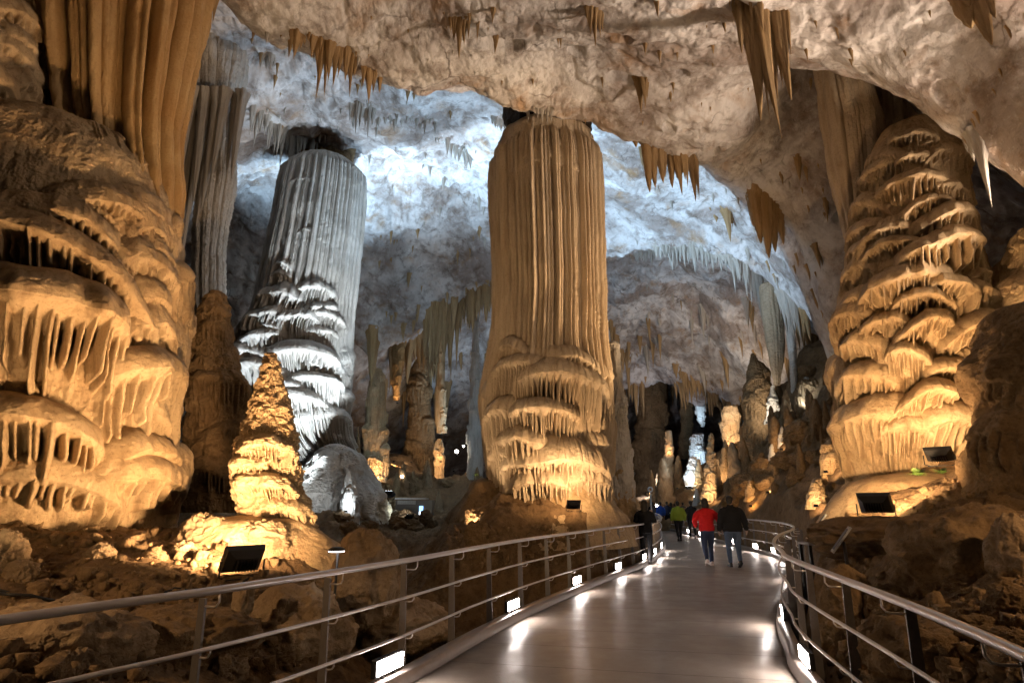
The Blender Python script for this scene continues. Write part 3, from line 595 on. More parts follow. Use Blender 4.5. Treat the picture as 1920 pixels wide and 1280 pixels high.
def cluster(label, items, meshes, group=None, name='stalactite_cluster', embed=.25, Y=None, squash=1.0):
    """items: (px, py root, radius px, length px)"""
    t = None
    for px, py, r, ln in items:
        h = hit_ceiling(px, py) if Y is None else P(px, py, Y)
        if h is None: continue
        k = mpp(px, py, h.y)
        if t is None: t = thing(name, label, 'stalactites' if name == 'stalactite_cluster' else 'cave drapery', tuple(h), 0, group); base = h.copy()
        vs = mpp(px, py+ln, h.y)*F                 # photo length -> metres, seen obliquely
        top = P(px, py, h.y).z; bot = P(px, py+ln, h.y).z; L = max(.05, top-bot)
        hang(rs.choice(meshes), h.x-base.x, h.y-base.y, h.z-base.z+embed*L, r*k, L*(1+embed), t, squash=squash)
        if len(items) < 20 and rs.random() < .75:       # a short straw growing beside its foot
            h2 = hit_ceiling(px+rs.uniform(-26, 26), py-rs.uniform(-8, 14))
            if h2 is not None and abs(h2.y-h.y) < 2.5: L2 = L*rs.uniform(.12, .32); hang(rs.choice(ST if meshes is not STP else STP), h2.x-base.x, h2.y-base.y, h2.z-base.z+.3*L2, r*k*rs.uniform(.25, .5), L2*1.3, t)
    return t
def span(x0, y0, x1, y1, n, l0, l1, r0, r1, jit=6):
    o = []
    for i in range(n):
        t = (i+rs.uniform(.1, .9))/n; o.append((x0+(x1-x0)*t, y0+(y1-y0)*t+rs.uniform(-jit, jit), rs.uniform(r0, r1), l0+(l1-l0)*rs.random()**1.7))
    return o
CL = [('amber stalactite cluster whose longest tip hangs in front of the bright white dome', [(606, 80, 12, 120), (596, 78, 10, 62), (620, 82, 13, 80), (632, 88, 10, 76), (641, 92, 8, 56), (652, 92, 10, 62), (588, 72, 9, 40), (612, 85, 7, 98), (660, 102, 9, 78), (668, 110, 7, 40)], ST),
      ('short stubby amber stalactite just left of the longest amber cluster', [(557, 62, 13, 50), (549, 60, 8, 28), (566, 66, 6, 26)], ST),
      ('amber stalactites at the right end of the edge above the white dome', [(692, 132, 11, 62), (702, 136, 8, 44), (682, 126, 7, 40), (712, 146, 6, 30), (765, 172, 5, 22), (776, 176, 4, 16)], ST),
      ('longest stalactite of all, an amber drapery spear below the top edge', [(1420, 25, 24, 236), (1411, 22, 18, 196), (1402, 22, 17, 158), (1440, 30, 16, 150), (1455, 30, 14, 164), (1392, 20, 13, 118), (1468, 26, 10, 112), (1448, 30, 11, 132), (1430, 24, 16, 176), (1385, 16, 10, 84), (1462, 28, 9, 136), (1425, 30, 12, 205), (1397, 20, 10, 134), (1436, 30, 9, 120), (1416, 20, 10, 180), (1474, 24, 7, 84)], BL+ST),
      ('thick dark stalactite cut off by the top edge above the golden capped column', [(1828, -30, 22, 116), (1806, -40, 34, 84), (1788, -45, 28, 66), (1838, -30, 14, 70)], BL),
      ('small amber stalactite pair on the bare ceiling between pillar and longest spear', [(1198, 150, 9, 62), (1207, 150, 9, 52), (1212, 154, 6, 34), (1192, 152, 6, 28)], ST),
      ('brown stalactite curtain hanging over the right shoulder of the central pillar', [(1206, 276, 9, 60), (1214, 278, 12, 84), (1224, 280, 11, 70), (1234, 284, 10, 60), (1242, 286, 8, 46), (1203, 276, 6, 36)], BL+ST[:4]),
      ('row of brown stalactites with two long tips right of the brown curtain', span(1254, 294, 1308, 300, 7, 30, 62, 6, 10, 3)+[(1270, 296, 9, 70), (1296, 298, 9, 80), (1302, 300, 8, 72)], BL+ST[:4]),
      ('brown stalactite group near the top edge, above the gap beside the pillar', [(1114, 18, 10, 70), (1106, 16, 8, 52), (1122, 22, 7, 48), (1128, 26, 5, 36), (1100, 14, 6, 34)], ST),
      ('brown stalactites high on the ceiling midway between amber cluster and pillar', [(861, 38, 9, 76), (853, 36, 8, 40), (870, 40, 8, 44), (878, 42, 6, 34), (845, 36, 5, 24), (896, 46, 4, 40)], ST),
      ('single dark stalactite hanging at the bright arch edge below the longest spear', [(1364, 400, 9, 54), (1358, 400, 6, 26), (1371, 404, 5, 22)], ST),
      ('broad brown drapery stuck on the wall left of the golden capped column', [(1418, 375, 16, 80), (1432, 378, 16, 108), (1446, 385, 14, 86), (1458, 398, 10, 60), (1410, 378, 9, 46)], BL),
      ('amber tip poking down beside the top of the amber drapery', [(409, -15, 9, 60), (403, -14, 6, 38)], ST),
      ('pale tusk-shaped stalactites beside the head of the golden capped column', [(1836, 268, 13, 118), (1826, 262, 12, 66), (1818, 262, 7, 40), (1846, 280, 8, 40), (1808, 258, 4, 28)], STP+BLP),
      ('little pale stalactites over the added shade-dark crown of the central pillar', [(1016, 204, 6, 24), (1026, 206, 5, 28), (1034, 208, 5, 22), (1008, 204, 4, 18), (990, 210, 4, 22)], STP),
      ('pale icicle cluster hanging in front of the grey column top', [(548, 262, 8, 120), (531, 256, 5, 62), (541, 258, 4, 42), (560, 260, 6, 54), (572, 262, 5, 40), (586, 266, 6, 58), (566, 258, 4, 30), (525, 252, 4, 30), (594, 268, 3, 24)], STP),
      ('pale fringe between the hanging curtain and the icicle cluster', span(474, 205, 540, 248, 18, 26, 66, 4, 8), STP),
      ('grey fringe on the white dome beneath the long amber tip', span(655, 200, 700, 205, 10, 24, 64, 4, 8), STP),
      ('grey fringe on the white dome right of centre, near the central pillar', span(838, 264, 884, 290, 9, 16, 36, 4, 7), STP),
      ('sparse grey fringe along the far side of the white dome', span(700, 215, 820, 232, 14, 12, 34, 3, 5, 8), STP),
      ('small dark tuft of stalactites on the white dome beside the amber drapery', span(486, 104, 518, 112, 6, 14, 36, 4, 7), STP),
      ('faint grey tuft of stalactites high on the white dome by the drapery edge', span(386, 70, 420, 78, 6, 10, 28, 4, 7), STP),
      ('dangling grey tuft at the left shoulder of the central pillar', span(920, 222, 948, 232, 6, 14, 34, 4, 7), STP)]
for lab, items, ms in CL: cluster(lab, items, ms, 'stalactite clusters on the ceiling')
ARCH = [('sparse pale fringe at the left start of the lit arch', span(1190, 474, 1240, 466, 10, 14, 36, 4, 6, 4)), ('brownish fringe at the crown of the lit arch', span(1240, 464, 1310, 468, 16, 16, 44, 4, 7, 4)), ('pale long-tipped icicles on the falling side of the lit arch', span(1366, 486, 1402, 502, 9, 26, 66, 5, 8, 4)), ('dense white icicle curtain at the low right foot of the lit arch', span(1404, 508, 1492, 572, 24, 36, 104, 4, 8, 4)), ('thin pale fringe between the arch crown and its long icicles', span(1312, 468, 1364, 486, 11, 14, 40, 4, 6, 4))]
for lab, items in ARCH: cluster(lab, items, STP, 'icicle fringes along the lit arch')
LOW = [('brown stalactite curtain touching the left edge of the central pillar', span(862, 566, 924, 532, 16, 40, 76, 5, 9, 5)), ('longest brown drapes hanging into the side passage', span(800, 600, 862, 572, 15, 70, 150, 7, 12, 8)), ('brown drapes at the low left end of the side passage', span(728, 662, 800, 628, 10, 40, 90, 6, 10, 6))]
LOW += [('far brown fringe along the brow of the black passage', span(1165, 728, 1300, 720, 18, 22, 60, 3, 6, 5)), ('grey fringe hanging from the far ceiling beside the pillar', span(1142, 600, 1180, 690, 12, 30, 90, 3, 6, 8)), ('far grey fringe in front of the warm ceiling patch', span(1262, 690, 1340, 745, 16, 16, 48, 3, 5, 6)), ('far brown fringe behind the big grey layered stalagmite', span(1340, 745, 1400, 770, 12, 16, 50, 3, 5, 5)), ('brown fringe on the dark wall above the far slope', span(1500, 600, 1560, 690, 14, 30, 80, 4, 8, 8))]
for lab, items in LOW: cluster(lab, items, BL+ST, 'brown fringes over the side passage')
# the grey curtain: tall blades above its slim column
for (px, r, y1) in [(364, 8, 470), (374, 9, 395), (386, 10, 388), (398, 10, 420), (410, 11, 400), (424, 9, 352), (436, 8, 338), (452, 10, 340), (381, 7, 520), (368, 8, 560), (444, 6, 300), (357, 7, 600)]:
    a = P(px, 196, 18.1); k = mpp(px, 196, 18.1); b = P(px, y1, 18.1)
    hang(rs.choice(BLP), a.x, a.y+rs.uniform(-.5, .5), a.z+.5, r*k, a.z-b.z+.5, curt, 'drape', rz=0)
# loose stalactites all over the ceiling
zones = [('small brown stalactite scattered on the warm ceiling overhead', 46, (470, 0, 1500, 240), ST, (8, 34)), ('small grey stalactite scattered on the white dome left of the pillar', 56, (400, 60, 910, 450), STP, (8, 26)), ('small pale stalactite scattered on the lit vault right of the pillar', 44, (1145, 340, 1480, 640), STP, (8, 26)), ('small brown stalactite scattered on the sloping wall above the far path', 26, (1400, 260, 1560, 620), ST, (8, 36)), ('small tan stalactite scattered on the brow over the golden capped column', 16, (1480, 10, 1900, 230), ST, (8, 26)), ('small grey stalactite scattered on the shaded wall behind the grey column', 22, (700, 420, 910, 620), ST, (8, 26))]
for lab, num, (x0, y0, x1, y1), ms, (la_, lb_) in zones:
    for i in range(num):
        px, py = rs.uniform(x0, x1), rs.uniform(y0, y1); h = hit_ceiling(px, py)
        if h is None: continue
        ln = la_+(lb_-la_)*rs.random()**2; k = mpp(px, py, h.y); L = P(px, py, h.y).z-P(px, py+ln, h.y).z
        o = hang(rs.choice(ms), h.x, h.y, h.z+.35*L, rs.uniform(.10, .2)*L+.5*k, L*1.35)
        tag(o, lab, 'stalactite', lab.replace('small ', 'small ').replace('stalactite', 'stalactites'))

# ------------------------------------------------------------------ stalagmites, mounds, boulders
def formation(name, label, cat, Y, sil, mat, lobes=(), group=None, **kw):
    c = Col(Y, sil); o = mesh_obj(name, c.mesh(name, lobes, **kw), mat); return tag(o, label, cat, group)
formation('stalagmite', 'floodlit layered stalagmite cone beside the giant golden column', 'stalagmite', 9.3,
          [(1030, 432, 606), (1000, 440, 597), (950, 434, 582), (900, 428, 572), (850, 434, 566), (820, 442, 560), (780, 458, 552), (740, 474, 542), (700, 486, 530), (675, 493, 523), (660, 500, 515)], M_GOLD,
          [(505, 835, 60, 22, 40, .3), (495, 905, 70, 26, 30, .3), (535, 955, 60, 26, 60, .26), (470, 870, 40, 18, 26, .26)], fill=330, fill_w=(.07, .19), wl=.04, na=640, nz=760, base=.82, noise=.06, fine=.035, popcorn=.05, seed=61, prot_scale=.9)
formation('stalagmite', 'unlit brown stalagmite standing in the gap behind the giant column', 'stalagmite', 13.5,
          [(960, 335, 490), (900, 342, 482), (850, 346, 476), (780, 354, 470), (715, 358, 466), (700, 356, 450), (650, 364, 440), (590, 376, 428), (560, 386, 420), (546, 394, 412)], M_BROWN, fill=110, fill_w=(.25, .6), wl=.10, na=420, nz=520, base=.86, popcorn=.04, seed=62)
formation('flowstone_mound', 'smooth grey flowstone mound under the pale column', 'flowstone mound', 21.6, [(1010, 515, 760), (955, 530, 735), (925, 545, 722), (895, 562, 706), (865, 582, 688), (845, 600, 664), (832, 618, 642)], M_PALE, [(605, 875, 44, 30, 60, .4, 1.2), (655, 880, 40, 40, 60, .4, 1.2), (590, 925, 60, 40, 50, .4, 1.2), (670, 935, 60, 40, 50, .4, 1.2)], wl=.4, na=420, nz=300, noise=.4, seed=63, base=.92, fine=.03, popcorn=.05)
formation('flowstone_mound', 'glowing ochre mound behind the floodlight at the railing', 'flowstone mound', 9.0, [(1120, 290, 640), (1070, 308, 628), (1025, 330, 606), (995, 360, 580), (972, 395, 556), (962, 430, 530)], M_GOLD, na=420, nz=260, noise=.34, seed=64, base=.95, fine=.018)
formation('flowstone_mound', 'rounded mound lit by the small black lamp in front of the central pillar', 'flowstone mound', 16.4, [(1020, 890, 1195), (970, 945, 1174), (940, 980, 1152), (912, 1006, 1128), (895, 1030, 1104)], M_GOLD, na=360, nz=240, noise=.2, seed=65, base=.95)
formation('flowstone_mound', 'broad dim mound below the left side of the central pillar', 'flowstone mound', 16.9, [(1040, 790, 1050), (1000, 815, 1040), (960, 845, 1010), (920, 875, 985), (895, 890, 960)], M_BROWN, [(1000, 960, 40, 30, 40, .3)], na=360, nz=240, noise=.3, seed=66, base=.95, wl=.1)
formation('flowstone_apron', 'pale sloping apron at the foot of the golden capped column', 'flowstone mound', 12.0, [(1010, 1520, 1690), (970, 1545, 1720), (935, 1572, 1772), (905, 1598, 1790), (885, 1630, 1790)], M_GOLD, na=360, nz=240, noise=.14, seed=67, base=1.0)
formation('rock_outcrop', 'dark overhanging rock outcrop at the picture edge below the golden ledge', 'rock', 8.6, [(1080, 1800, 2150), (1000, 1790, 2150), (920, 1800, 2140), (860, 1812, 2140), (800, 1836, 2150), (740, 1842, 2150), (680, 1832, 2140), (620, 1842, 2130), (580, 1862, 2110), (555, 1900, 2080)], M_BROWN, [(1885, 790, 46, 40, 90, .35), (1850, 690, 40, 50, 60, .3), (1900, 680, 50, 50, 70, .35)], fill=14, fill_w=(.3, .6), wl=.14, na=500, nz=420, noise=.30, seed=68, base=.9, fine=.03)
formation('rock_ledge', 'golden rock ledge at the picture edge behind the dark outcrop', 'rock', 11.6, [(760, 1830, 2140), (680, 1838, 2140), (600, 1846, 2130), (540, 1858, 2120), (490, 1872, 2100), (450, 1896, 2080), (420, 1930, 2060)], M_GOLD, [(1890, 510, 36, 26, 40, .3), (1900, 570, 40, 26, 40, .3)], fill=10, wl=.12, na=400, nz=320, noise=.25, seed=69, base=.9, fine=.03)
def boulder(label, px, py, Y, rx, rz_, mat, seed, ry=None, rough=.28, group=None, ridge=.16):
    c = P(px, py, Y); rng = np.random.RandomState(seed); n, m = 150, 90
    u = np.linspace(0, 2*PI, n, endpoint=False); v = np.linspace(.02, PI-.02, m); U, W = np.meshgrid(u, v)
    x, y, z = np.cos(U)*np.sin(W), np.sin(U)*np.sin(W), np.cos(W); s = rng.rand()*40
    r = 1+rough*fbm(x*1.3+s, y*1.3, z*1.3, 3)+ridge*fbm(x*2.6+s, y*2.6, z*3.4, 4, .55, True)+.03*fbm(x*12+s, y*12, z*12, 3, .6)
    k = mpp(px, py, Y); a, b = rx*k, rz_*k; d = ry*k if ry else a
    me = grid_mesh('boulder', np.stack([x*r*a, y*r*d, z*r*b], -1), wrap=True, flip=True)
    o = mesh_obj('boulder', me, mat); o.location = c; return tag(o, label, 'boulder', group)
M_TAN = rock_mat('rock_tan', (.34, .23, .13), (.46, .33, .20), (.14, .085, .045), streak=False, scale=1.8, bump=.05, fine=22, rough=.85, dark_amt=.6)
boulder('pale orange upright boulder beyond the railing, above the largest kerb lamp', 690, 1085, 7.4, 58, 84, M_TAN, 1)
boulder('tan boulder lying under the upright pale orange one', 745, 1185, 7.9, 92, 62, M_TAN, 2)
boulder('large rough brown boulder behind the handrail at the lower left corner', 95, 1230, 4.7, 150, 95, M_TAN, 3)
boulder('low brown boulder between the rough corner boulder and the floodlight', 330, 1210, 5.6, 130, 70, M_BROWN, 4)
boulder('small pale rock peeking under the floodlight beside an upright', 455, 1125, 5.9, 17, 30, M_TAN, 5)
boulder('pale knob of rock at the left picture edge above the handrail', 8, 1040, 6.4, 34, 42, M_TAN, 6)
boulder('rounded rock below the floodlit mound, seen through the railing', 560, 1190, 6.6, 90, 80, M_TAN, 7)
boulder('beige layered boulder at the right picture edge above the thick handrail', 1925, 1055, 5.8, 52, 78, M_TAN, 8)
boulder('brown boulder behind the bend of the railing under the information panel', 1585, 1150, 7.2, 52, 82, M_BROWN, 9)
boulder('dark rounded boulder in the lower right corner under the handrail', 1720, 1240, 4.9, 95, 70, M_BROWN, 10)
boulder('long dark boulder sloping up beside the thick handrail', 1820, 1060, 6.9, 130, 105, M_BROWN, 11)
boulder('small knob of rock on the dark slope left of the central mound', 885, 1005, 14.5, 13, 26, M_BROWN, 12)
boulder('white-lit rounded rock in the hollow beside the screen', 735, 985, 22, 32, 26, M_PALE, 13)
boulder('dark brown block under the floodlight at the golden capped column', 1660, 1010, 9.2, 120, 40, M_FLOOR, 14)

# distant formations in the side passage and along the far slope
FARY = []
def far_depth(px, py, Y):
    b = min(FARY, key=lambda q: 3*abs(.5*(q[0][1]+q[0][2])-px)+.3*abs(q[0][0]-py)); return b[1]
def far(label, Y, sil, mat, group='distant cave formations', name='stalagmite', cat='stalagmite', seed=1, shaft=None, fill=30, auto=True, **kw):
    bpy_, ba, bb = max(sil); h = hit_floor((ba+bb)/2, bpy_) if auto and name != 'hanging_drapery' and 'hanging' not in label else None
    if h is not None and .55*Y < h.y < 1.7*Y: Y = h.y+.3
    else: h = None
    if h is None and 'hanging' not in label and name != 'hanging_drapery': sil = [(bpy_+90, ba-6, bb+6), (bpy_+30, ba-2, bb+2)]+list(sil)
    FARY.append((sil[-1], Y))
    w = max(b-a for _, a, b in sil)*mpp(1200, 800, Y); d = dict(fill=fill, fill_w=(w*.2, w*.45), wl=w*.09, na=170, nz=260, noise=w*.04, fine=w*.015, popcorn=w*.03, seed=seed, shaft=shaft, base=.84); d.update(kw)
    return formation(name, label, cat, Y, sil, mat, group=group, **d)
far('lit amber column with a dark rim in the side passage right of the grey mound', 38, [(905, 682, 728), (870, 681, 729), (820, 681, 727), (770, 684, 726), (720, 690, 722), (690, 698, 716)], M_GOLD, seed=71)
far('tiny amber stalagmite cone just left of the lit amber column', 38, [(860, 667, 676), (830, 668, 675), (800, 671, 672)], M_GOLD, seed=72)
far('shaded brown column group in the depth of the side passage', 47, [(800, 762, 812), (740, 765, 808), (680, 768, 806), (620, 772, 804)], M_BROWN, seed=73)
far('amber-footed column hanging low in the side passage', 44, [(812, 818, 836), (780, 814, 838), (735, 814, 838), (700, 818, 832), (640, 820, 832), (570, 818, 834)], M_GOLD, seed=74)
far('round amber knob under the amber-footed column', 42, [(862, 815, 832), (845, 812, 834), (830, 816, 832), (822, 820, 828)], M_GOLD, seed=75)
far('amber hanging drape over the lit amber column', 40, [(750, 738, 748), (720, 733, 752), (680, 732, 756), (640, 736, 760)], M_CURT, name='hanging_drapery', cat='cave drapery', seed=76)
far('slender pale column lit blue-white, left of the central pillar', 44, [(900, 872, 908), (820, 876, 906), (740, 880, 902), (680, 883, 900), (620, 886, 897), (570, 888, 895)], M_PALE, seed=77)
far('pale stalagmite column lit blue-white, touching the right side of the central pillar', 29, [(980, 1140, 1196), (900, 1143, 1190), (840, 1145, 1185), (760, 1146, 1176), (690, 1144, 1166), (640, 1143, 1160)], M_PALE, seed=78)
far('rough amber rock pile lit brightly beside the woman in black', 20, [(985, 1135, 1205), (950, 1140, 1196), (915, 1146, 1186), (880, 1152, 1176), (862, 1158, 1168)], M_GOLD, seed=79, fill=60, name='rock_pile', cat='rock')
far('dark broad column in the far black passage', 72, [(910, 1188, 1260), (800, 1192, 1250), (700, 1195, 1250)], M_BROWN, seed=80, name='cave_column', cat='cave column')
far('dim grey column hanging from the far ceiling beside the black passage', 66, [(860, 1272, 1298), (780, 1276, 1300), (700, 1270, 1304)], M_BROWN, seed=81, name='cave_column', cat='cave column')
far('bluish hanging icicle group over the far bend', 60, [(800, 1314, 1320), (770, 1304, 1322), (735, 1300, 1326)], M_PALE, seed=82, name='hanging_drapery', cat='cave drapery')
far('small amber stalagmite at the far dark passage', 62, [(860, 1246, 1262), (830, 1247, 1262), (806, 1249, 1260)], M_GOLD, seed=83)
far('bluish lit stump beyond the far bend', 58, [(870, 1290, 1324), (840, 1294, 1322), (812, 1298, 1320)], M_PALE, seed=84)
far('pale greenish lit rock on the far slope above the red jacket', 46, [(912, 1284, 1316), (890, 1284, 1314), (870, 1290, 1312), (855, 1294, 1306)], M_PALE, seed=85)
far('lumpy amber stalagmite rising above the red jacket', 44, [(945, 1314, 1346), (900, 1320, 1342), (860, 1324, 1340), (825, 1328, 1338), (812, 1332, 1335)], M_GOLD, seed=86, fill=50)
far('tan mushroom-topped column on the far slope', 46, [(850, 1362, 1384), (800, 1352, 1386), (775, 1350, 1384), (760, 1356, 1378)], M_GOLD, seed=87, name='cave_column', cat='cave column')
far('short lumpy amber stalagmite on the slope above the black jacket', 43, [(905, 1350, 1368), (880, 1350, 1368), (850, 1352, 1364), (838, 1355, 1361)], M_GOLD, seed=88)
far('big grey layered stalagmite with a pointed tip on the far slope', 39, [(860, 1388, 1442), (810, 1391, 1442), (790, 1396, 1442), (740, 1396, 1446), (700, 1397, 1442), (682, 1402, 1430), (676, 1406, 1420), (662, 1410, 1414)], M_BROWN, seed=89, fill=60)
far('white-lit stalagmite right of the big grey layered one', 36, [(795, 1434, 1468), (770, 1438, 1462), (740, 1442, 1456), (722, 1446, 1450)], M_PALE, seed=90)
far('beige fluted column hanging under the foot of the lit arch', 31, [(722, 1452, 1462), (680, 1444, 1468), (620, 1434, 1470), (560, 1426, 1464), (530, 1424, 1462)], M_SHAFT, seed=91, fill=0, shaft=(18, .06, -9, 40, 40, .01), name='hanging_drapery', cat='cave drapery')
far('slim white-lit column under the icicle curtain of the arch', 29, [(740, 1484, 1496), (680, 1480, 1494), (620, 1474, 1490), (570, 1468, 1488)], M_PALE, seed=92, name='cave_column', cat='cave column')
far('white-lit ragged rock high on the slope under the arch foot', 27, [(765, 1498, 1514), (740, 1500, 1520), (715, 1506, 1518), (706, 1510, 1514)], M_PALE, seed=93, name='rock_pile', cat='rock')
far('glowing amber rock with a small lamp in front, low on the slope', 19, [(955, 1512, 1548), (930, 1514, 1546), (905, 1520, 1542), (895, 1526, 1538)], M_GOLD, seed=94, name='rock_pile', cat='rock')
far('amber ledge touching the left foot of the golden capped column', 18, [(890, 1540, 1582), (860, 1540, 1584), (835, 1546, 1580), (822, 1556, 1574)], M_GOLD, seed=95, name='rock_ledge', cat='rock')
for i, (px, py, w, h, Y, lab) in enumerate([(1345, 876, 8, 16, 46, 'little amber lit stone on the slope between the two lumpy stalagmites'), (1389, 866, 10, 14, 42, 'yellow lit stone on the slope left of the highest lamps'), (1466, 825, 8, 26, 33, 'small amber stalagmite high on the slope, under the white-lit ragged rock'), (1447, 852, 7, 20, 34, 'small dim amber stalagmite next to the tiny white lamp'), (1432, 890, 6, 14, 33, 'tiny amber stone midway up the slope'), (1407, 925, 11, 26, 30, 'deep orange lit stone above the man in the black jacket'), (1412, 800, 8, 26, 41, 'pale lit stone at the foot of the grey layered stalagmite'), (655, 925, 16, 44, 18.9, 'white-lit little stalagmite in front of the grey mound'), (1235, 905, 8, 22, 50, 'amber stone low at the mouth of the black passage'), (1240, 925, 6, 12, 48, 'tiny amber stone just above the crowd')]):
    far(lab, Y, [(py+h*.6, px-w, px+w), (py, px-w*.8, px+w*.7), (py-h*.6, px-w*.5, px+w*.35), (py-h, px-w*.15, px+w*.1)], M_PALE if 'white' in lab or 'pale' in lab else M_GOLD, 'small lit stones on the slopes', seed=110+i, na=90, nz=110, auto='grey mound' not in lab)

# loose unlit rocks and stubs on the banks
def scatter(label, cat, name, n, box, size, mat, group, tall=1.0):
    protos = []
    for j in range(4):
        o = boulder(label, 960, 900, 10, 100, 100, mat, 200+j, rough=.35, ridge=.25); protos.append(o.data); bpy.data.objects.remove(o)
    k0 = 100*mpp(960, 900, 10)
    for i in range(n):
        px, py = rs.uniform(box[0], box[2]), rs.uniform(box[1], box[3]); h = hit_floor(px, py)
        if h is None or corridor(np.array([[h.x]]), np.array([[h.y]]))[0, 0] < .9: continue
        r = rs.uniform(*size)*mpp(px, py, h.y); o = link(bpy.data.objects.new(name, rs.choice(protos))); o.location = h
        o.scale = (r/k0*rs.uniform(.7, 1.3), r/k0*rs.uniform(.7, 1.3), r/k0*rs.uniform(.6, 1.1)*tall); o.rotation_euler = (rs.uniform(-.2, .2), rs.uniform(-.2, .2), rs.uniform(0, 6)); tag(o, label, cat, group)
scatter('rough dark rock strewn over the slope right of the far path', 'rock', 'rock', 46, (1370, 680, 1590, 960), (8, 24), M_BROWN, 'rocks on the right slope')
scatter('slim unlit stub of stalagmite on the slope right of the far path', 'stalagmite', 'stalagmite', 26, (1360, 660, 1560, 930), (5, 10), M_BROWN, 'unlit stubs on the right slope', 3.2)
scatter('dark rock in the hollow between the grey mound and the pillar', 'rock', 'rock', 26, (600, 860, 900, 1010), (10, 26), M_BROWN, 'rocks in the hollow')
scatter('brown rock on the near bank left of the railing', 'rock', 'rock', 24, (0, 990, 620, 1270), (14, 40), M_TAN, 'rocks on the left bank')
scatter('brown rock on the near bank right of the thick handrail', 'rock', 'rock', 20, (1560, 960, 1915, 1260), (16, 44), M_BROWN, 'rocks on the right bank')
scatter('brown rock below the mound of the central pillar, seen through the railing', 'rock', 'rock', 12, (850, 1000, 1190, 1060), (6, 14), M_BROWN, 'rocks below the pillar')

def mite_mesh(seed):
    rng = np.random.RandomState(seed); t = np.linspace(0, 1, 54); a = np.linspace(0, 2*PI, 30, endpoint=False); T, A = np.meshgrid(t, a, indexing='ij')
    step = .16*np.abs(np.sin(T*rng.uniform(9, 15)+.6*np.sin(A+seed)+.5*np.sin(2*A)))**.6
    prof = .62*(1-T)**rng.uniform(.5, .8)+.30*np.sqrt(np.clip(1-T**3, 0, 1))+step*(1-T)**.4+.35*np.exp(-T*9); prof[-1] = .02
    R = prof*(1+.22*fbm(np.cos(A)*1.6+seed, np.sin(A)*1.6, T*5, 3)+.14*vnoise(np.cos(A)*4+seed, np.sin(A)*4, T*16)); b = .10*np.sin(T*3+seed)*T
    return grid_mesh('stalagmite', np.stack([R*np.cos(A)+b*2, R*np.sin(A), -T], -1), wrap=True)
MITE = {}
for mn, mt in (('b', M_BROWN), ('t', M_TAN), ('p', M_PALE)):
    MITE[mn] = [mite_mesh(300+i) for i in range(5)]
    for m in MITE[mn]: m.materials.append(mt)
def stand(label, n, box, hh, mat_sets, group):
    for i in range(n):
        px, py = rs.uniform(box[0], box[2]), rs.uniform(box[1], box[3]); h = hit_floor(px, py)
        if h is None or corridor(np.array([[h.x]]), np.array([[h.y]]))[0, 0] < 1.2: continue
        L = rs.uniform(*hh)*mpp(px, py, h.y); r = L*rs.uniform(.13, .24); o = link(bpy.data.objects.new('stalagmite', rs.choice(mat_sets)))
        o.location = (h.x, h.y, h.z-.12*L); o.scale = (r, r, L*1.1); o.rotation_euler = (PI+rs.uniform(-.05, .05), rs.uniform(-.05, .05), rs.uniform(0, 6)); tag(o, label, 'stalagmite', group)
def dangle(label, n, box, hh, sets, group):
    for i in range(n):
        px, py = rs.uniform(box[0], box[2]), rs.uniform(box[1], box[3]); h = hit_ceiling(px, py)
        if h is None: continue
        L = rs.uniform(*hh)*mpp(px, py, h.y); o = hang(rs.choice(sets), h.x, h.y, h.z+.3*L, L*rs.uniform(.09, .17), L*1.3); tag(o, label, 'stalactite', group)
stand('slender brown stalagmite among many in the dim side passage', 16, (735, 830, 905, 960), (24, 64), MITE['b']+MITE['t'], 'stalagmites of the side passage')
stand('slender tan stalagmite among many on the distant slope around the black passage', 40, (1190, 850, 1420, 945), (24, 80), MITE['b']+MITE['t']+MITE['p'][:2], 'stalagmites of the far slope')
stand('thin brown stalagmite on the dark slope below the arch foot', 22, (1420, 740, 1560, 900), (24, 64), MITE['b'], 'stalagmites below the arch foot')
dangle('brown stalactite among many over the dim side passage', 18, (690, 640, 920, 760), (30, 100), ST+BL, 'stalactites of the side passage')
dangle('grey stalactite among many on the far shaded ceiling', 30, (1150, 560, 1440, 760), (16, 60), ST+STP, 'stalactites of the far ceiling')
dangle('brown stalactite on the shaded wall under the arch foot', 16, (1470, 560, 1570, 720), (24, 70), ST+BL, 'stalactites under the arch foot')

# rubble: broken stones nobody would count, one object
def rubble(name, n, boxes, mat, size):
    rng = np.random.RandomState(77); base = np.array([(a, b, c) for a in (-1, 1) for b in (-1, 1) for c in (-1, 1)], float)
    fq = np.array([(0, 1, 3, 2), (4, 6, 7, 5), (0, 4, 5, 1), (2, 3, 7, 6), (0, 2, 6, 4), (1, 5, 7, 3)]); VV, QQ = [], []
    for bxx in boxes:
        for i in range(n//len(boxes)):
            h = hit_floor(rng.uniform(bxx[0], bxx[2]), rng.uniform(bxx[1], bxx[3]))
            if h is None or h.z < -.6 or h.y > 16: continue
            s = size*(.35+rng.rand()**3*1.9); v = base*rng.uniform(.45, 1, (8, 3))*s*rng.uniform(.6, 1.2, 3)
            a, b2 = rng.uniform(0, 6.28), rng.uniform(-.6, .6); ca, sa, cb, sb = math.cos(a), math.sin(a), math.cos(b2), math.sin(b2)
            v = v @ np.array([[ca, sa, 0], [-sa, ca, 0], [0, 0, 1]]) @ np.array([[1, 0, 0], [0, cb, sb], [0, -sb, cb]])
            QQ.append(fq+8*len(VV)); VV.append(v+np.array(h)+np.array([0, 0, .25*s]))
    o = mesh_obj(name, raw_mesh(name, np.concatenate(VV), np.concatenate(QQ)), mat, smooth=False); return tag(o, kind='stuff')
rubble('rubble', 2400, [(0, 960, 620, 1275), (0, 960, 400, 1275), (1560, 950, 1918, 1270), (1560, 880, 1918, 1270), (850, 985, 1190, 1060)], M_BROWN, .038)
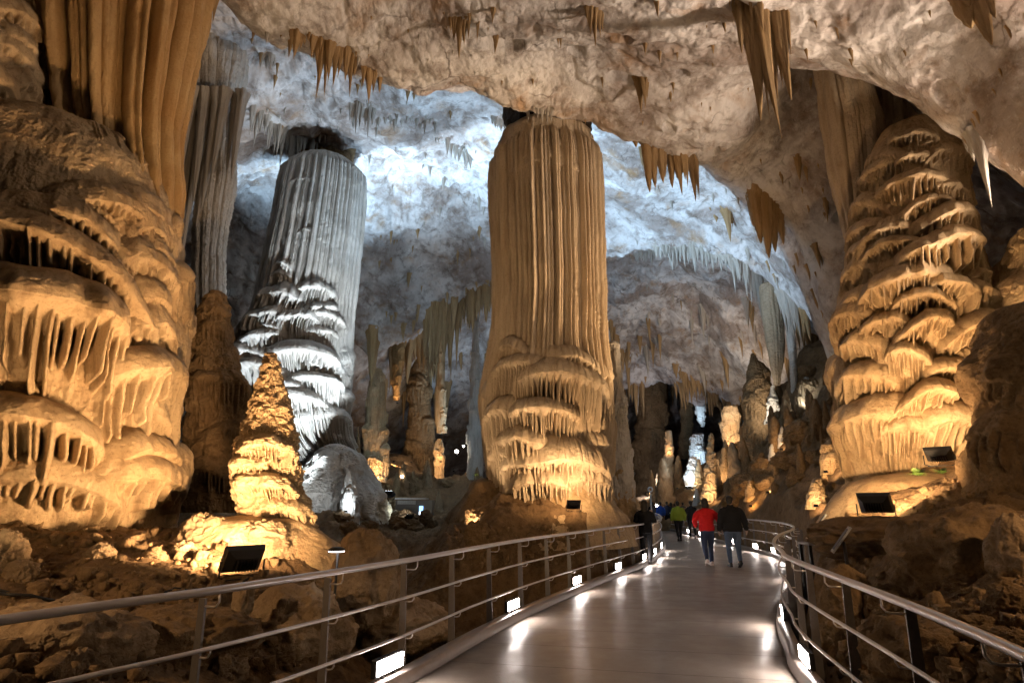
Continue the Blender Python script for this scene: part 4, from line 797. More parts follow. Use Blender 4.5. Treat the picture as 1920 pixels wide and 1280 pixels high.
# ------------------------------------------------------------------ floodlights (each a housing, yoke and glass with its own spot lamp)
WARM, AMBER, NEUT, COOL, BLUE = (1, .63, .325), (1, .50, .14), (1, .80, .62), (.74, .87, 1.0), (.47, .72, 1.0)
def FL(px, py, up=.4):
    h = hit_floor(px, py); return h+Vector((0, -.3, up))
def floodlight(label, pos, target, watts, col, cone=150, blend=1.0, scale=1.0, lens=M_WARMLENS, group=None, soft=.12, dist=.0):
    pos, target = Vector(pos), Vector(target); d = (target-pos).normalized()
    t = thing('floodlight', label, 'floodlight', tuple(pos), 0, group)
    yaw, pit = math.atan2(-d.x, d.y), math.asin(d.z); s = scale
    t.rotation_euler = (0, 0, yaw); Rx = Matrix.Rotation(pit, 3, 'X')
    bm = bmesh.new(); vs = []
    for y, w, h in ((-.11, .15, .09), (-.02, .24, .16), (.06, .26, .18)):
        vs.append([bm.verts.new(Vector((a*w*s, y*s, b*h*s))) for a, b in ((-1, -1), (1, -1), (1, 1), (-1, 1))])
    for r0, r1 in zip(vs, vs[1:]):
        for k in range(4): bm.faces.new((r0[k], r0[(k+1) % 4], r1[(k+1) % 4], r1[k]))
    bm.faces.new(vs[0]); bm.faces.new(vs[2])
    for k in range(-3, 4): add_box(bm, (k*.04*s, -.135*s, 0), (.008*s, .05*s, .15*s))
    bmesh.ops.transform(bm, matrix=Rx.to_4x4(), verts=bm.verts); hs = bm_obj('housing', bm, M_BLACK, t, False)
    bm = bmesh.new(); add_box(bm, (0, .064*s, 0), (.48*s, .012*s, .32*s)); bmesh.ops.transform(bm, matrix=Rx.to_4x4(), verts=bm.verts); bm_obj('glass', bm, lens, hs, False)
    bm = bmesh.new()
    for k in (-1, 1): add_tube(bm, [(k*.285*s, 0, 0), (k*.285*s, 0, -.20*s), (k*.2*s, 0, -.23*s)], .012*s, 6)
    add_box(bm, (0, 0, -.235*s), (.46*s, .06*s, .014*s)); bm_obj('yoke', bm, M_BLACK, t, False)
    ld = bpy.data.lights.new('spot_lamp', 'SPOT'); ld.energy = watts; ld.color = col; ld.spot_size = math.radians(cone); ld.spot_blend = blend; ld.shadow_soft_size = soft*s
    lo = link(bpy.data.objects.new('spot_lamp', ld), t); lo.location = Rx @ Vector((0, (.10+dist)*s, 0)); lo.rotation_euler = (PI/2+pit, 0, 0)
    return t
GF = 'floodlights aimed at the formations'
floodlight('big black floodlight behind the handrail aimed at the giant golden column', P(456, 1049, 7.0), P(320, 780, 9.3), 1200, WARM, 165, scale=.85, group=GF)
floodlight('added fill lamp hidden behind the pale orange boulder, aimed up at the amber drapery', (-1.75, 7.7, .7), P(225, 300, 9.4), 7800, WARM, 86, scale=.8, group=GF)  # added lamp with no visible source, brightens drapery and upper tiers
floodlight('small black floodlight on the mound before the central pillar', P(1076, 946, 13.8), P(1050, 790, 16.2), 400, WARM, 160, scale=.62, group=GF)
floodlight('added unseen lamp behind the tan lying boulder, aimed up at the pillar shaft', (-2.0, 9.3, .1), P(1030, 520, 17), 700, (1, .70, .42), 56, scale=.9, group=GF)  # extra hidden lamp, put in to light the shaft from the front
floodlight('black floodlight on a stub post below the golden capped column', P(1640, 944, 9.4), P(1690, 720, 12.4), 950, WARM, 150, scale=.9, group=GF)
floodlight('upper black floodlight by the green fern under the golden capped column', P(1760, 852, 10.3), P(1760, 560, 12.6), 420, WARM, 140, scale=.8, group=GF)
floodlight('floodlight tucked behind the dark outcrop, lighting the flank of the capped column', P(1868, 800, 11.0), P(1800, 640, 12.6), 380, WARM, 150, scale=.7, group=GF)
floodlight('cool floodlight behind the white stalagmite, aimed at the pale column', FL(770, 985, .3), P(606, 470, 23.5), 7500, COOL, 44, scale=.55, lens=M_COOLLENS, group=GF)
floodlight('cool floodlight behind the pale grey column, aimed at the white dome', (-9.3, 26.9, 3.2), (-6.8, 20.2, 18.8), 46000, BLUE, 92, lens=M_COOLLENS, group=GF, soft=.3)
floodlight('cool floodlight behind the central pillar aimed at the white dome', (.2, 21, 2.6), (-2.6, 22, 18), 9500, BLUE, 76, lens=M_COOLLENS, group=GF, soft=.3)
floodlight('cool floodlight behind the central pillar aimed at the lit arch', (2.2, 21.6, 2.4), (7.3, 27.0, 15.8), 15500, BLUE, 84, lens=M_COOLLENS, group=GF, soft=.3)
floodlight('neutral floodlight on the ledge beyond the right picture edge, aimed at the near ceiling', (10.4, 9.0, 5.2), (3.6, 10, 11.4), 4200, (1, .79, .62), 112, group=GF, soft=.3)
floodlight('neutral floodlight beneath the walkway edge aimed at the middle ceiling', (3.9, 12.2, -.3), (2.5, 13.5, 13.5), 1300, (1, .86, .76), 120, group=GF, soft=.3)
floodlight('warm floodlight far on the slope lighting the distant ceiling patch', FL(1400, 830, 1.2), hit_ceiling(1350, 705), 2600, NEUT, 120, group=GF, soft=.3)
floodlight('cool floodlight in the far bend lighting the deep ceiling', FL(1290, 930, .6), hit_ceiling(1240, 610), 900, BLUE, 130, lens=M_COOLLENS, group=GF, soft=.3)
floodlight('cool floodlight at the foot of the slender pale column in the side passage', P(896, 905, 42.5), P(885, 640, 45), 2600, BLUE, 120, lens=M_COOLLENS, group=GF)
floodlight('cool floodlight at the base of the pale column touching the pillar', P(1178, 890, 26.5), P(1165, 830, 29), 700, BLUE, 150, lens=M_COOLLENS, group=GF)
floodlight('amber floodlight under the rough rock pile near the woman in black', P(1182, 978, 18.6), P(1165, 920, 20), 160, WARM, 160, scale=.6, group=GF)
floodlight('cool floodlight hidden under the icicle curtain of the arch', P(1500, 770, 26.5), P(1470, 600, 28), 650, COOL, 120, lens=M_COOLLENS, group=GF, scale=.7)
floodlight('extra lamp added behind the knob of rock at the left foot of the pillar', P(880, 1000, 14.9), P(965, 760, 16.4), 420, (1, .70, .42), 130, scale=.5, group=GF)  # added to lift the dark left flank of the pillar
floodlight('added cool fill lamp in the hollow behind the grey mound, aimed at the back of the dome', (-5.2, 25.5, 2.0), (-4, 31, 15), 500, BLUE, 100, lens=M_COOLLENS, group=GF, soft=.3)  # invented fill, raises the brightness of the dome's back wall
floodlight('added narrow lamp behind the dark brown block, aimed up at the drapery of the capped column', P(1590, 985, 9.9), P(1668, 330, 13.2), 9500, WARM, 58, scale=.6, group=GF)  # added uplight, brightens the column top and its drapery
floodlight('added cool lamp hidden behind the layered stalagmite cone, aimed at the foot of the pale column', P(545, 955, 18.6), P(548, 650, 22.5), 4200, COOL, 70, lens=M_COOLLENS, group=GF)  # second cool lamp added out of sight to brighten the column's lower left
floodlight('added dim lamp giving glimpses deep in the black passage', FL(1215, 938, .5), P(1225, 800, 75), 1800, (.85, .85, 1), 130, lens=M_COOLLENS, group=GF)  # added so the passage shows a dim glow instead of pure black
floodlight('floodlight behind the sloping apron, aimed across the path at the pillar shaft', FL(1545, 1000, .45), P(1050, 480, 16.5), 5000, (1, .68, .38), 44, scale=.5, group=GF)
floodlight('added unseen fill lamp beyond the left picture edge at the foot of the giant column', P(-70, 990, 5.7), P(150, 360, 8.2), 220, WARM, 84, scale=.7, group=GF)  # invented cross fill for the upper tiers, outside the view
floodlight('added warm fill lamp, unseen beyond the left edge, over the corner boulders', (-5.2, 2.6, 2.6), (-2.6, 6.2, .2), 280, WARM, 110, scale=.6, group=GF)  # fill added outside the view to lift the near left rocks
floodlight('added warm fill lamp, unseen on the bank beside the viewer, over the dark rocks', (6.3, 3.0, 3.0), (4.2, 6.6, .4), 360, WARM, 120, scale=.6, group=GF)  # matching fill added outside the view for the near right rocks
# small lamps scattered over the far slopes
GS = 'small lamps scattered over the far slopes'
for px, py, Yl, tx, ty, Yt, w, c, lab in [
    (705, 905, 36.6, 704, 800, 38, 150, WARM, 'small lamp at the foot of the lit amber column in the side passage'), (668, 862, 37, 671, 830, 38, 20, WARM, 'tiny lamp before the small amber cone in the side passage'),
    (745, 755, 39.2, 745, 700, 40, 30, WARM, 'small lamp under the amber hanging drape'), (828, 822, 43, 826, 770, 44, 60, WARM, 'small lamp under the amber-footed column'), (826, 865, 41, 824, 845, 42, 25, WARM, 'small lamp under the round amber knob'),
    (648, 958, 18.3, 656, 915, 18.9, 26, COOL, 'small white lamp at the white-lit little stalagmite'), (760, 1000, 20.8, 738, 980, 22, 30, (.9, 1, .85), 'small white lamp beside the rock near the screen'),
    (1330, 940, 42.6, 1330, 880, 44, 130, WARM, 'small lamp at the foot of the lumpy stalagmite above the red jacket'), (1298, 915, 44.6, 1300, 880, 46, 90, (1, .95, .7), 'small lamp under the greenish lit rock'), (1360, 905, 41.6, 1358, 870, 43, 55, WARM, 'small lamp under the short lumpy stalagmite'),
    (1372, 850, 44.5, 1368, 800, 46, 110, WARM, 'small lamp under the mushroom-topped column'), (1405, 850, 37, 1415, 760, 39, 70, WARM, 'small lamp beside the grey layered stalagmite'), (1438, 792, 34.8, 1450, 760, 36, 110, (1, .9, .75), 'small lamp before the white-lit stalagmite'),
    (1530, 950, 18.2, 1530, 920, 19, 32, WARM, 'small lamp in front of the glowing amber rock'), (1548, 884, 17, 1560, 850, 18, 40, WARM, 'small lamp below the amber ledge'), (1254, 852, 61, 1254, 830, 62, 60, WARM, 'small lamp at the amber stalagmite of the dark passage'),
    (1306, 872, 56, 1308, 830, 58, 200, BLUE, 'small cool lamp under the bluish stump'), (1308, 790, 58, 1312, 765, 60, 120, BLUE, 'small cool lamp under the bluish icicles'), (1234, 925, 49, 1235, 905, 50, 25, WARM, 'tiny lamp at the mouth of the black passage'),
    (1346, 890, 45, 1345, 876, 46, 14, WARM, 'tiny lamp at the little amber stone'), (1388, 880, 41, 1389, 866, 42, 14, (1, .8, .3), 'tiny lamp at the yellow stone'), (1466, 850, 32.2, 1466, 825, 33, 14, WARM, 'tiny lamp at the small amber stalagmite'), (1432, 902, 32.2, 1432, 890, 33, 7, WARM, 'tiny lamp at the tiny amber stone'),
    (1407, 948, 29, 1407, 925, 30, 22, AMBER, 'tiny lamp at the deep orange stone'), (1412, 822, 40, 1412, 800, 41, 26, COOL, 'tiny lamp at the pale stone'), (1512, 765, 26, 1510, 735, 27, 45, COOL, 'small lamp under the white-lit ragged rock'), (1240, 936, 47, 1240, 925, 48, 8, WARM, 'tiny lamp above the crowd'),
    (735, 930, 36, 745, 880, 37, 60, WARM, 'small warm lamp low in the side passage, behind the grey mound'), (800, 925, 38, 815, 870, 40, 60, WARM, 'small warm lamp in the side passage above the kiosk'), (850, 905, 38, 850, 870, 40, 40, WARM, 'small warm lamp by the rim at the end of the side passage'), (1215, 930, 46, 1215, 880, 50, 60, WARM, 'small warm lamp left of the black passage mouth'), (1270, 915, 47, 1275, 870, 50, 60, WARM, 'small warm lamp in the middle of the black passage mouth'), (1385, 905, 36, 1385, 860, 38, 40, WARM, 'small warm lamp on the slope above the two walkers'), (1480, 880, 25, 1480, 830, 27, 30, WARM, 'small warm lamp halfway up the dark slope'), (1440, 930, 24, 1445, 880, 26, 24, WARM, 'small warm lamp low on the dark slope behind the far railing'),
    (1448, 868, 33, 1447, 852, 34, 6, WARM, 'tiny lamp beside the dim amber stalagmite'), (770, 880, 40, 790, 720, 46, 160, (1, .75, .5), 'small lamp in the dark of the side passage aimed at the column group')]:
    dY = far_depth(tx, ty, Yt)-Yt; dY = dY if abs(dY) < .6*Yt else 0; p0 = P(px, py, Yl+dY); p0.z = max(p0.z, floor_z(p0.x, p0.y)+.3)
    floodlight(lab, p0, P(tx, ty, Yt+dY), w*2.2, c, 160, scale=.22 if Yl < 30 else .26, lens=M_COOLLENS if c in (COOL, BLUE) else M_WARMLENS, group=GS)
M_DOT = emit_mat('bulb_glow', (1, .92, .8), 40)
def bulb(label, px, py, Y, r):
    t = thing('bulb_lamp', label, 'lamp', tuple(P(px, py, Y)), 0, 'bare white bulb lamps')
    bm = bmesh.new(); bmesh.ops.create_uvsphere(bm, u_segments=12, v_segments=8, radius=r*mpp(px, py, Y)); bm_obj('bulb', bm, M_DOT, t)
    bm = bmesh.new(); k = r*mpp(px, py, Y); add_tube(bm, [(0, 0, -.8*k), (0, 0, -3*k)], .4*k, 8); bm_obj('stem', bm, M_BLACK, t)
for px, py, Y, r, lab in [(1359, 889, 42, 2.0, 'white bulb lamp beside the little amber stone on the far slope'), (1303, 931, 44, 2.6, 'white bulb lamp just above the walker in black'), (1231, 947, 40, 2.2, 'white bulb lamp right above the crowd by the lit sign'), (754, 893, 36, 2.4, 'white bulb lamp in the side passage right of the lit amber column'), (686, 896, 36, 2.2, 'white bulb lamp at the left foot of the lit amber column'), (856, 846, 39, 3.2, 'white bulb lamp at the dark rim left of the slender pale column'), (869, 836, 39, 2.0, 'smaller bulb lamp just right of the rim bulb in the side passage'), (1494, 860, 26, 1.8, 'white bulb lamp left of the amber ledge'), (1473, 872, 30, 1.6, 'white bulb lamp on the slope among the small amber stones'), (745, 966, 23, 2.2, 'white bulb lamp in the hollow left of the screen')]: bulb(lab, px, py, Y, r)
M_DOT2 = emit_mat('round_lamp_glow', (1, .9, .85), 6)
# round lamp head just beyond the handrail
c = P(631, 1034, 6.6); t = thing('bollard_lamp', 'white glowing round lamp head peeking over the handrail beside the orange boulder', 'lamp', tuple(c))
bm = bmesh.new(); add_tube(bm, [(0, .05, -1.2), (0, .05, .02)], .014, 10); bm_obj('pole', bm, M_BLACK, t)
bm = bmesh.new(); add_tube(bm, [(0, 0, .012), (0, 0, .03), (0, 0, .05)], [.088, .085, .05], 20); bm_obj('cap', bm, M_BLACK, t)
bm = bmesh.new(); add_tube(bm, [(0, 0, .0), (0, 0, .011)], [.082, .084], 20); bm_obj('lens', bm, M_DOT2, t)

# ------------------------------------------------------------------ signs, screens, posts
M_PANEL = plain_mat('panel_face', (.50, .47, .44), .3, 0, .5, .15, 25)
M_SIGNTXT = plain_mat('panel_print', (.10, .10, .10), .5, 0, .3, .1)
def info_panel(label, px, py, Y, w, d, yaw, hz):
    c = P(px, py, Y); t = thing('information_panel', label, 'information panel', (c.x, c.y, c.z-hz), yaw, 'information panels on posts')
    Rm = Matrix.Rotation(math.radians(52), 3, 'X'); Tm = Matrix.Translation((0, 0, hz))
    bm = bmesh.new(); add_box(bm, (0, 0, 0), (w, d, .025), bevel=.004); bmesh.ops.transform(bm, matrix=Tm @ Rm.to_4x4(), verts=bm.verts); pl = bm_obj('panel', bm, M_PANEL, t, False)
    bm = bmesh.new(); add_box(bm, (0, 0, .014), (w*.86, d*.8, .004)); bmesh.ops.transform(bm, matrix=Tm @ Rm.to_4x4(), verts=bm.verts); bm_obj('printed_sheet', bm, M_SIGNTXT, pl, False)
    bm = bmesh.new(); add_tube(bm, [(0, .03, -1.3), (0, .03, hz-.02)], .022, 8); bm_obj('post', bm, M_POST, t)
info_panel('larger tilted information panel on a thin post behind the railing bend', 1577, 1011, 8.4, .34, .42, math.radians(-114), .9)
info_panel('smaller steep information panel farther back beside the sloping apron', 1539, 977, 10.9, .30, .32, math.radians(-114), .9)
c = P(1536, 1018, 11.5); t = thing('dark_stand', 'dark flat-topped stand behind the information panels at the railing bend', 'stand', (c.x, c.y, c.z))
bm = bmesh.new(); add_box(bm, (0, 0, 0), (.62, .45, .04), bevel=.006); bm_obj('top', bm, M_POST, t, False)
for sx in (-1, 1):
    for sy in (-1, 1):
        bm = bmesh.new(); add_box(bm, (sx*.27, sy*.18, -.62), (.05, .05, 1.2)); bm_obj('leg', bm, M_BLACK, t, False)
M_SCRW = emit_mat('sign_white_light', (.80, .92, 1.0), 4.0); M_SCRB = emit_mat('screen_blue_light', (.25, .5, 1.0), 3.0); M_SCRR = emit_mat('screen_red_light', (1.0, .35, .25), 2.5)
c = P(1236, 940, 56); t = thing('lit_sign', 'white-blue lit sign board hanging over the crowd at the far end', 'lit sign', tuple(c), 0)
bm = bmesh.new(); add_box(bm, (.45, .06, -.02), (3.0, .10, 1.1)); bm_obj('board', bm, M_POST, t, False)
for x, z, w, h in ((-.42, .18, 1.0, .16), (-.42, -.12, 1.0, .20), (.55, .05, .5, .5)):
    bm = bmesh.new(); add_box(bm, (x, 0, z), (w, .03, h)); bm_obj('light_panel', bm, M_SCRW, t, False)
bm = bmesh.new(); add_box(bm, (-1.0, .1, -2), (.08, .08, 5)); add_box(bm, (1.9, .1, -2), (.08, .08, 5)); bm_obj('frame', bm, M_POST, t, False)
c = P(1250, 946, 54); t = thing('lit_screen', 'small blue lit screen above the crowd beside the white-blue sign', 'screen', tuple(c))
bm = bmesh.new(); add_box(bm, (0, .04, 0), (.36, .06, .26)); bm_obj('case', bm, M_BLACK, t, False); bm = bmesh.new(); add_box(bm, (0, 0, 0), (.30, .02, .19)); bm_obj('display', bm, M_SCRB, t, False)
bm = bmesh.new(); add_tube(bm, [(0, .05, -.1), (0, .05, -2.6)], .03, 8); bm_obj('pole', bm, M_BLACK, t)
c = P(1221, 945, 34); k = mpp(1221, 945, 34); t = thing('lamp_post', 'slim post with a round head rising behind the woman in black', 'lamp post', (c.x, c.y, 0))
bm = bmesh.new(); add_tube(bm, [(0, 0, 0), (0, 0, c.z+22*k)], [1.6*k, 1.2*k], 10); bm_obj('pole', bm, M_PANEL, t)
bm = bmesh.new(); add_tube(bm, [(0, -.02, c.z+(27+4*math.sin(a))*k-.0) if False else (4*k*math.cos(a), 0, c.z+(27+4*math.sin(a))*k) for a in np.linspace(0, 2*PI, 17)], 1.6*k, 8); bm_obj('round_head', bm, M_PANEL, t)
c = P(775, 965, 27); k = mpp(775, 965, 27); t = thing('kiosk', 'dark kiosk with a narrow bright screen in the hollow left of the pillar', 'kiosk', (c.x, c.y, c.z-1.1))
bm = bmesh.new(); add_box(bm, (0, .4, 1.0), (70*k, .7, 62*k), bevel=.02); bm_obj('cabinet', bm, M_POST, t, False)
bm = bmesh.new(); add_box(bm, (-6*k, .3, 1.0+34*k), (58*k, .9, 3*k)); add_box(bm, (-14*k, .02, 1.0+27*k), (34*k, .06, 7*k)); bm_obj('canopy', bm, M_PANEL, t, False)
for x, z, w, h, m in ((14, 16, 7, 9, M_SCRB), (14, 7, 7, 7, M_SCRW), (14, -1, 6, 5, M_SCRR), (13, -16, 6, 3, M_SCRB), (22, -15, 6, 3, M_SCRW)):
    bm = bmesh.new(); add_box(bm, (x*k, .03, 1.0+z*k), (w*k, .03, h*k)); bm_obj('display', bm, m, t, False)
M_GREEN = emit_mat('exit_glow', (.75, 1, .75), 2.2)
c = P(765, 992, 21.5); k = mpp(765, 992, 21.5); t = thing('light_box', 'small pale green light box on the ground beside the white-lit rock', 'light box', tuple(c))
bm = bmesh.new(); add_box(bm, (0, .05, 0), (13*k, .08, 20*k)); bm_obj('case', bm, M_BLACK, t, False); bm = bmesh.new(); add_box(bm, (0, 0, 0), (10*k, .03, 17*k)); bm_obj('face', bm, M_GREEN, t, False)

# ------------------------------------------------------------------ ferns growing in the lamp light
M_FERN = plain_mat('fern_green', (.055, .095, .018), .5, 0, .3, .35, 20)
def fern(label, px, py, Y, rpx, n, seed):
    rr = random.Random(seed); c = P(px, py, Y); k = rpx*mpp(px, py, Y); t = thing('fern', label, 'fern', tuple(c)); bm = bmesh.new()
    for i in range(n):
        a = rr.uniform(0, 6.28); e = rr.uniform(.3, 1.3); L = k*rr.uniform(.6, 1.1); d = Vector((math.cos(a)*math.cos(e), math.sin(a)*math.cos(e), math.sin(e)*.8)); s = Vector((-math.sin(a), math.cos(a), 0))
        for j in range(1, 7):
            q = d*L*j/6+Vector((0, 0, -.35*L*(j/6)**2)); w = L*.26*(1-j/7.5)
            for sg in (-1, 1):
                o = q+s*sg*w+d*w*.4; f = Vector((0, 0, .06*w)); e2 = d*w*.28
                bm.faces.new([bm.verts.new(v) for v in (q-e2, o-e2*.3+f, o+e2*.5, q+e2)])
    me = bpy.data.meshes.new('fronds'); bm.to_mesh(me); bm.free(); mesh_obj('fronds', me, M_FERN, t, False)
fern('bright green fern lit by the floodlight at the foot of the golden capped column', 1722, 892, 9.9, 34, 30, 1)
fern('darker green fern right of the bright one beside the upper floodlight', 1768, 888, 10.0, 30, 22, 2)
fern('small dark fern at the rim left of the central pillar base', 892, 892, 15.8, 14, 16, 3)

# cables from the floodlights
def cable(label, pts):
    q = []
    for (x0, y0), (x1, y1) in zip(pts, pts[1:]):
        for t in np.linspace(0, 1, 14, endpoint=False): x, y = x0+(x1-x0)*t+.06*math.sin(9*t+x0), y0+(y1-y0)*t+.05*math.cos(11*t); q.append((x, y, floor_z(x, y)+.03))
    bm = bmesh.new(); add_tube(bm, q, .014, 6); tag(bm_obj('cable', bm, M_BLACK), label, 'cable')
cable('black cable snaking from the big floodlight over the left bank', [(-2.85, 6.9), (-3.3, 6.1), (-4.4, 5.4), (-6, 5.2)])
cable('black cable running down the right bank from the stub post floodlight', [(5.9, 9.3), (5.6, 8.2), (5.1, 7.4), (4.6, 6.6)])
# ------------------------------------------------------------------ people: continuous remeshed bodies, clothes over them
M_SKIN = plain_mat('skin', (.48, .30, .21), .5, 0, .4, .06); M_HAIRD = plain_mat('hair_dark', (.012, .009, .007), .5, 0, .4, .3, 80)
def cloth(name, c, rough=.85): return plain_mat(name, c, rough, 0, .2, .16, 45, .004)
C_BLK, C_RED, C_GRN, C_BLU, C_NAVY, C_JEAN, C_DJEAN, C_GREY = cloth('cloth_black', (.012, .012, .014)), cloth('cloth_red', (.56, .018, .02)), cloth('cloth_green', (.22, .30, .035)), cloth('cloth_blue', (.03, .10, .50)), cloth('cloth_navy', (.025, .03, .055)), cloth('denim_blue', (.075, .105, .165)), cloth('denim_dark', (.035, .048, .095)), cloth('cloth_grey', (.08, .075, .075))
M_SHOEW = plain_mat('shoe_pale', (.62, .50, .47), .55, 0, .4, .1); M_SHOED = plain_mat('shoe_dark', (.02, .018, .018), .5, 0, .4, .1)
def ell(bm, c, r, rot=None, u=20, v=14):
    vs = bmesh.ops.create_uvsphere(bm, u_segments=u, v_segments=v, radius=1)['verts']
    bmesh.ops.transform(bm, matrix=Matrix.Translation(c) @ (rot.to_4x4() if rot else Matrix.Identity(4)) @ Matrix.Diagonal((*r, 1)), verts=vs); return vs
def chain(bm, pts, sq=1.0, seg=14):
    P3 = [Vector(p[:3]) for p in pts]; R = [p[3] for p in pts]; add_tube(bm, P3, R, seg, True, sq)
    ell(bm, P3[0], (R[0],)*3, u=12, v=8); ell(bm, P3[-1], (R[-1],)*3, u=12, v=8)
def loft(bm, rings, seg=20):
    """rings: (x, y, z, rx, ry) stacked from bottom to top"""
    rr = [[bm.verts.new((x+rx*math.cos(2*PI*k/seg), y+ry*math.sin(2*PI*k/seg), z)) for k in range(seg)] for x, y, z, rx, ry in rings]
    for a, b in zip(rr, rr[1:]):
        for k in range(seg): bm.faces.new((a[k], a[(k+1) % seg], b[(k+1) % seg], b[k]))
    bm.faces.new(rr[0][::-1]); bm.faces.new(rr[-1])
def fused(name, bm, mat, parent, voxel=.013, smooth=3, wrinkle=0.0, seed=0):
    me = bpy.data.meshes.new(name); bmesh.ops.recalc_face_normals(bm, faces=bm.faces); bm.to_mesh(me); bm.free()
    o = link(bpy.data.objects.new(name+'_tmp', me)); md = o.modifiers.new('r', 'REMESH'); md.mode = 'VOXEL'; md.voxel_size = voxel
    sm = o.modifiers.new('s', 'SMOOTH'); sm.iterations = smooth; sm.factor = .5
    bpy.context.view_layer.update(); m2 = bpy.data.meshes.new_from_object(o.evaluated_get(bpy.context.evaluated_depsgraph_get())); bpy.data.objects.remove(o)
    if wrinkle:
        n = len(m2.vertices); co = np.empty(n*3, np.float32); m2.vertices.foreach_get('co', co); co = co.reshape(-1, 3); no = np.empty(n*3, np.float32); m2.vertices.foreach_get('normal', no); no = no.reshape(-1, 3)
        w = fbm(co[:, 0]*9+seed, co[:, 1]*9, co[:, 2]*16, 3, .55, True); m2.vertices.foreach_set('co', (co+no*(w*wrinkle)[:, None]).ravel()); m2.update()
    m2.name = name; return mesh_obj(name, m2, mat, parent)
def lerp(a, b, t): return tuple(a[i]*(1-t)+b[i]*t for i in range(3))
def person(label, px, py, height, yaw, top, legs, shoes=M_SHOED, hair='short', build=1.0, stride=.22, arms=None, coat=0.0, puffy=1.0, vox=.013, head_turn=0.0, lead=1, group='people on the walkway', skirt=0, hairmat=M_HAIRD):
    t = thing('person', label, 'person', tuple(G(px, py)), yaw, group); s = height/1.75; t.scale = (s, s, s); B = build
    hipL, hipR = (-.095*B, 0, .90), (.095*B, 0, .90)
    def leg(side):
        fwd = stride*(1 if side == lead else -1); h = (side*.095*B, 0, .90)
        an = (side*.085, fwd*1.0, .085+(.07 if fwd < 0 else 0)); kn = (side*.095, fwd*.55+.05, .49)
        return h, kn, an
    arms = arms or {}
    def arm(side):
        sh = (side*.185*B, -.01, 1.43); el, wr = arms.get(side, ((side*.27*B, -.05+.0*side, 1.14), (side*.28*B, .06, .90))); return sh, el, wr
    Rz = Matrix.Rotation(head_turn, 3, 'Z')
    # body: head, neck, trunk, limbs and five-fingered hands fused into one skin
    bm = bmesh.new(); hc = Vector((0, .02, 1.635))
    ell(bm, hc, (.075, .092, .112)); ell(bm, hc+Rz @ Vector((0, .045, -.05)), (.056, .055, .065)); ell(bm, hc+Rz @ Vector((0, .105, -.02)), (.014, .02, .026), u=10, v=8)
    for e in (-1, 1):
        ell(bm, hc+Rz @ Vector((e*.077, -.005, -.012)), (.010, .022, .034), u=10, v=8); ell(bm, hc+Rz @ Vector((e*.03, .082, .012)), (.016, .012, .010), u=8, v=6)
    ell(bm, hc+Rz @ Vector((0, .092, -.062)), (.024, .012, .009), u=8, v=6)
    chain(bm, [(0, -.01, 1.42, .062), (0, .005, 1.56, .052)])
    loft(bm, [(0, 0, .84, .12*B, .09), (0, 0, .93, .155*B, .11), (0, 0, 1.06, .13*B, .095), (0, 0, 1.25, .155*B, .11), (0, -.01, 1.40, .15*B, .095), (0, -.01, 1.47, .08, .06)])
    for sd in (-1, 1):
        h, k, a = leg(sd); chain(bm, [(*h, .082*B), (*lerp(h, k, .5), .072*B), (*k, .052), (*lerp(k, a, .35), .052), (*a, .036)]); chain(bm, [(*a, .034), (a[0], a[1]+.12, max(.035, a[2]-.05), .03)])
        sh, el, wr = arm(sd); chain(bm, [(*sh, .05), (*lerp(sh, el, .5), .044), (*el, .037), (*lerp(el, wr, .4), .036), (*wr, .025)])
        d = (Vector(wr)-Vector(el)).normalized(); a_, b_ = frame_along(d); wv = Vector(wr); pal = wv+d*.05
        ell(bm, pal, (.022, .034, .046), rot=Vector((0, 0, 1)).rotation_difference(d).to_matrix(), u=12, v=8)
        inner = Vector((-sd, .15, 0)); inner = (inner-d*inner.dot(d)).normalized(); acr = d.cross(inner).normalized()
        for f in range(4):
            b0 = wv+d*.085+acr*(f-1.5)*.017; L = (.062, .072, .068, .052)[f]; add_tube(bm, [b0, b0+d*L*.45+inner*.006, b0+d*L*.8+inner*.022, b0+d*L*.95+inner*.038], [.0105, .0098, .009, .0075], 8)
        tb = wv+d*.03+acr*-.024*1+inner*.01; add_tube(bm, [tb, tb+d*.03-acr*.014+inner*.012, tb+d*.058-acr*.012+inner*.024], [.012, .0105, .009], 8)
    fused('body', bm, M_SKIN, t, .011 if vox < .015 else vox, 2)
    # trousers
    bm = bmesh.new(); loft(bm, [(0, -.01, .83, .13*B, .108), (0, -.012, .92, .168*B, .128), (0, 0, 1.03, .142*B, .108)])
    for sd in (-1, 1):
        h, k, a = leg(sd); chain(bm, [(*h, .098*B), (*lerp(h, k, .5), .086*B), (*k, .066), (*lerp(k, a, .4), .062), (a[0], a[1], a[2]+.03, .050)])
    fused('trousers', bm, legs, t, vox, 2, .006, px)
    # jacket with sleeves and collar
    zb = .90-coat; bm = bmesh.new(); pf = puffy
    loft(bm, [(0, -.005, zb, .182*B*pf, .135*pf), (0, -.005, zb+.05, .190*B*pf, .14*pf), (0, 0, 1.08, .172*B*pf, .128*pf), (0, 0, 1.25, .192*B*pf, .138*pf), (0, -.012, 1.37, .190*B, .122), (0, -.015, 1.445, .135*B, .095), (0, -.012, 1.49, .078, .070), (0, -.008, 1.525, .070, .066)])
    for sd in (-1, 1):
        sh, el, wr = arm(sd); chain(bm, [(sh[0]*.90, sh[1], sh[2]-.045, .074*pf), (*lerp(sh, el, .5), .070*pf), (*el, .060*pf), (*lerp(el, wr, .5), .055*pf), (*lerp(el, wr, .93), .046*pf)])
    fused('jacket', bm, top, t, vox, 3, .016, px*.7)
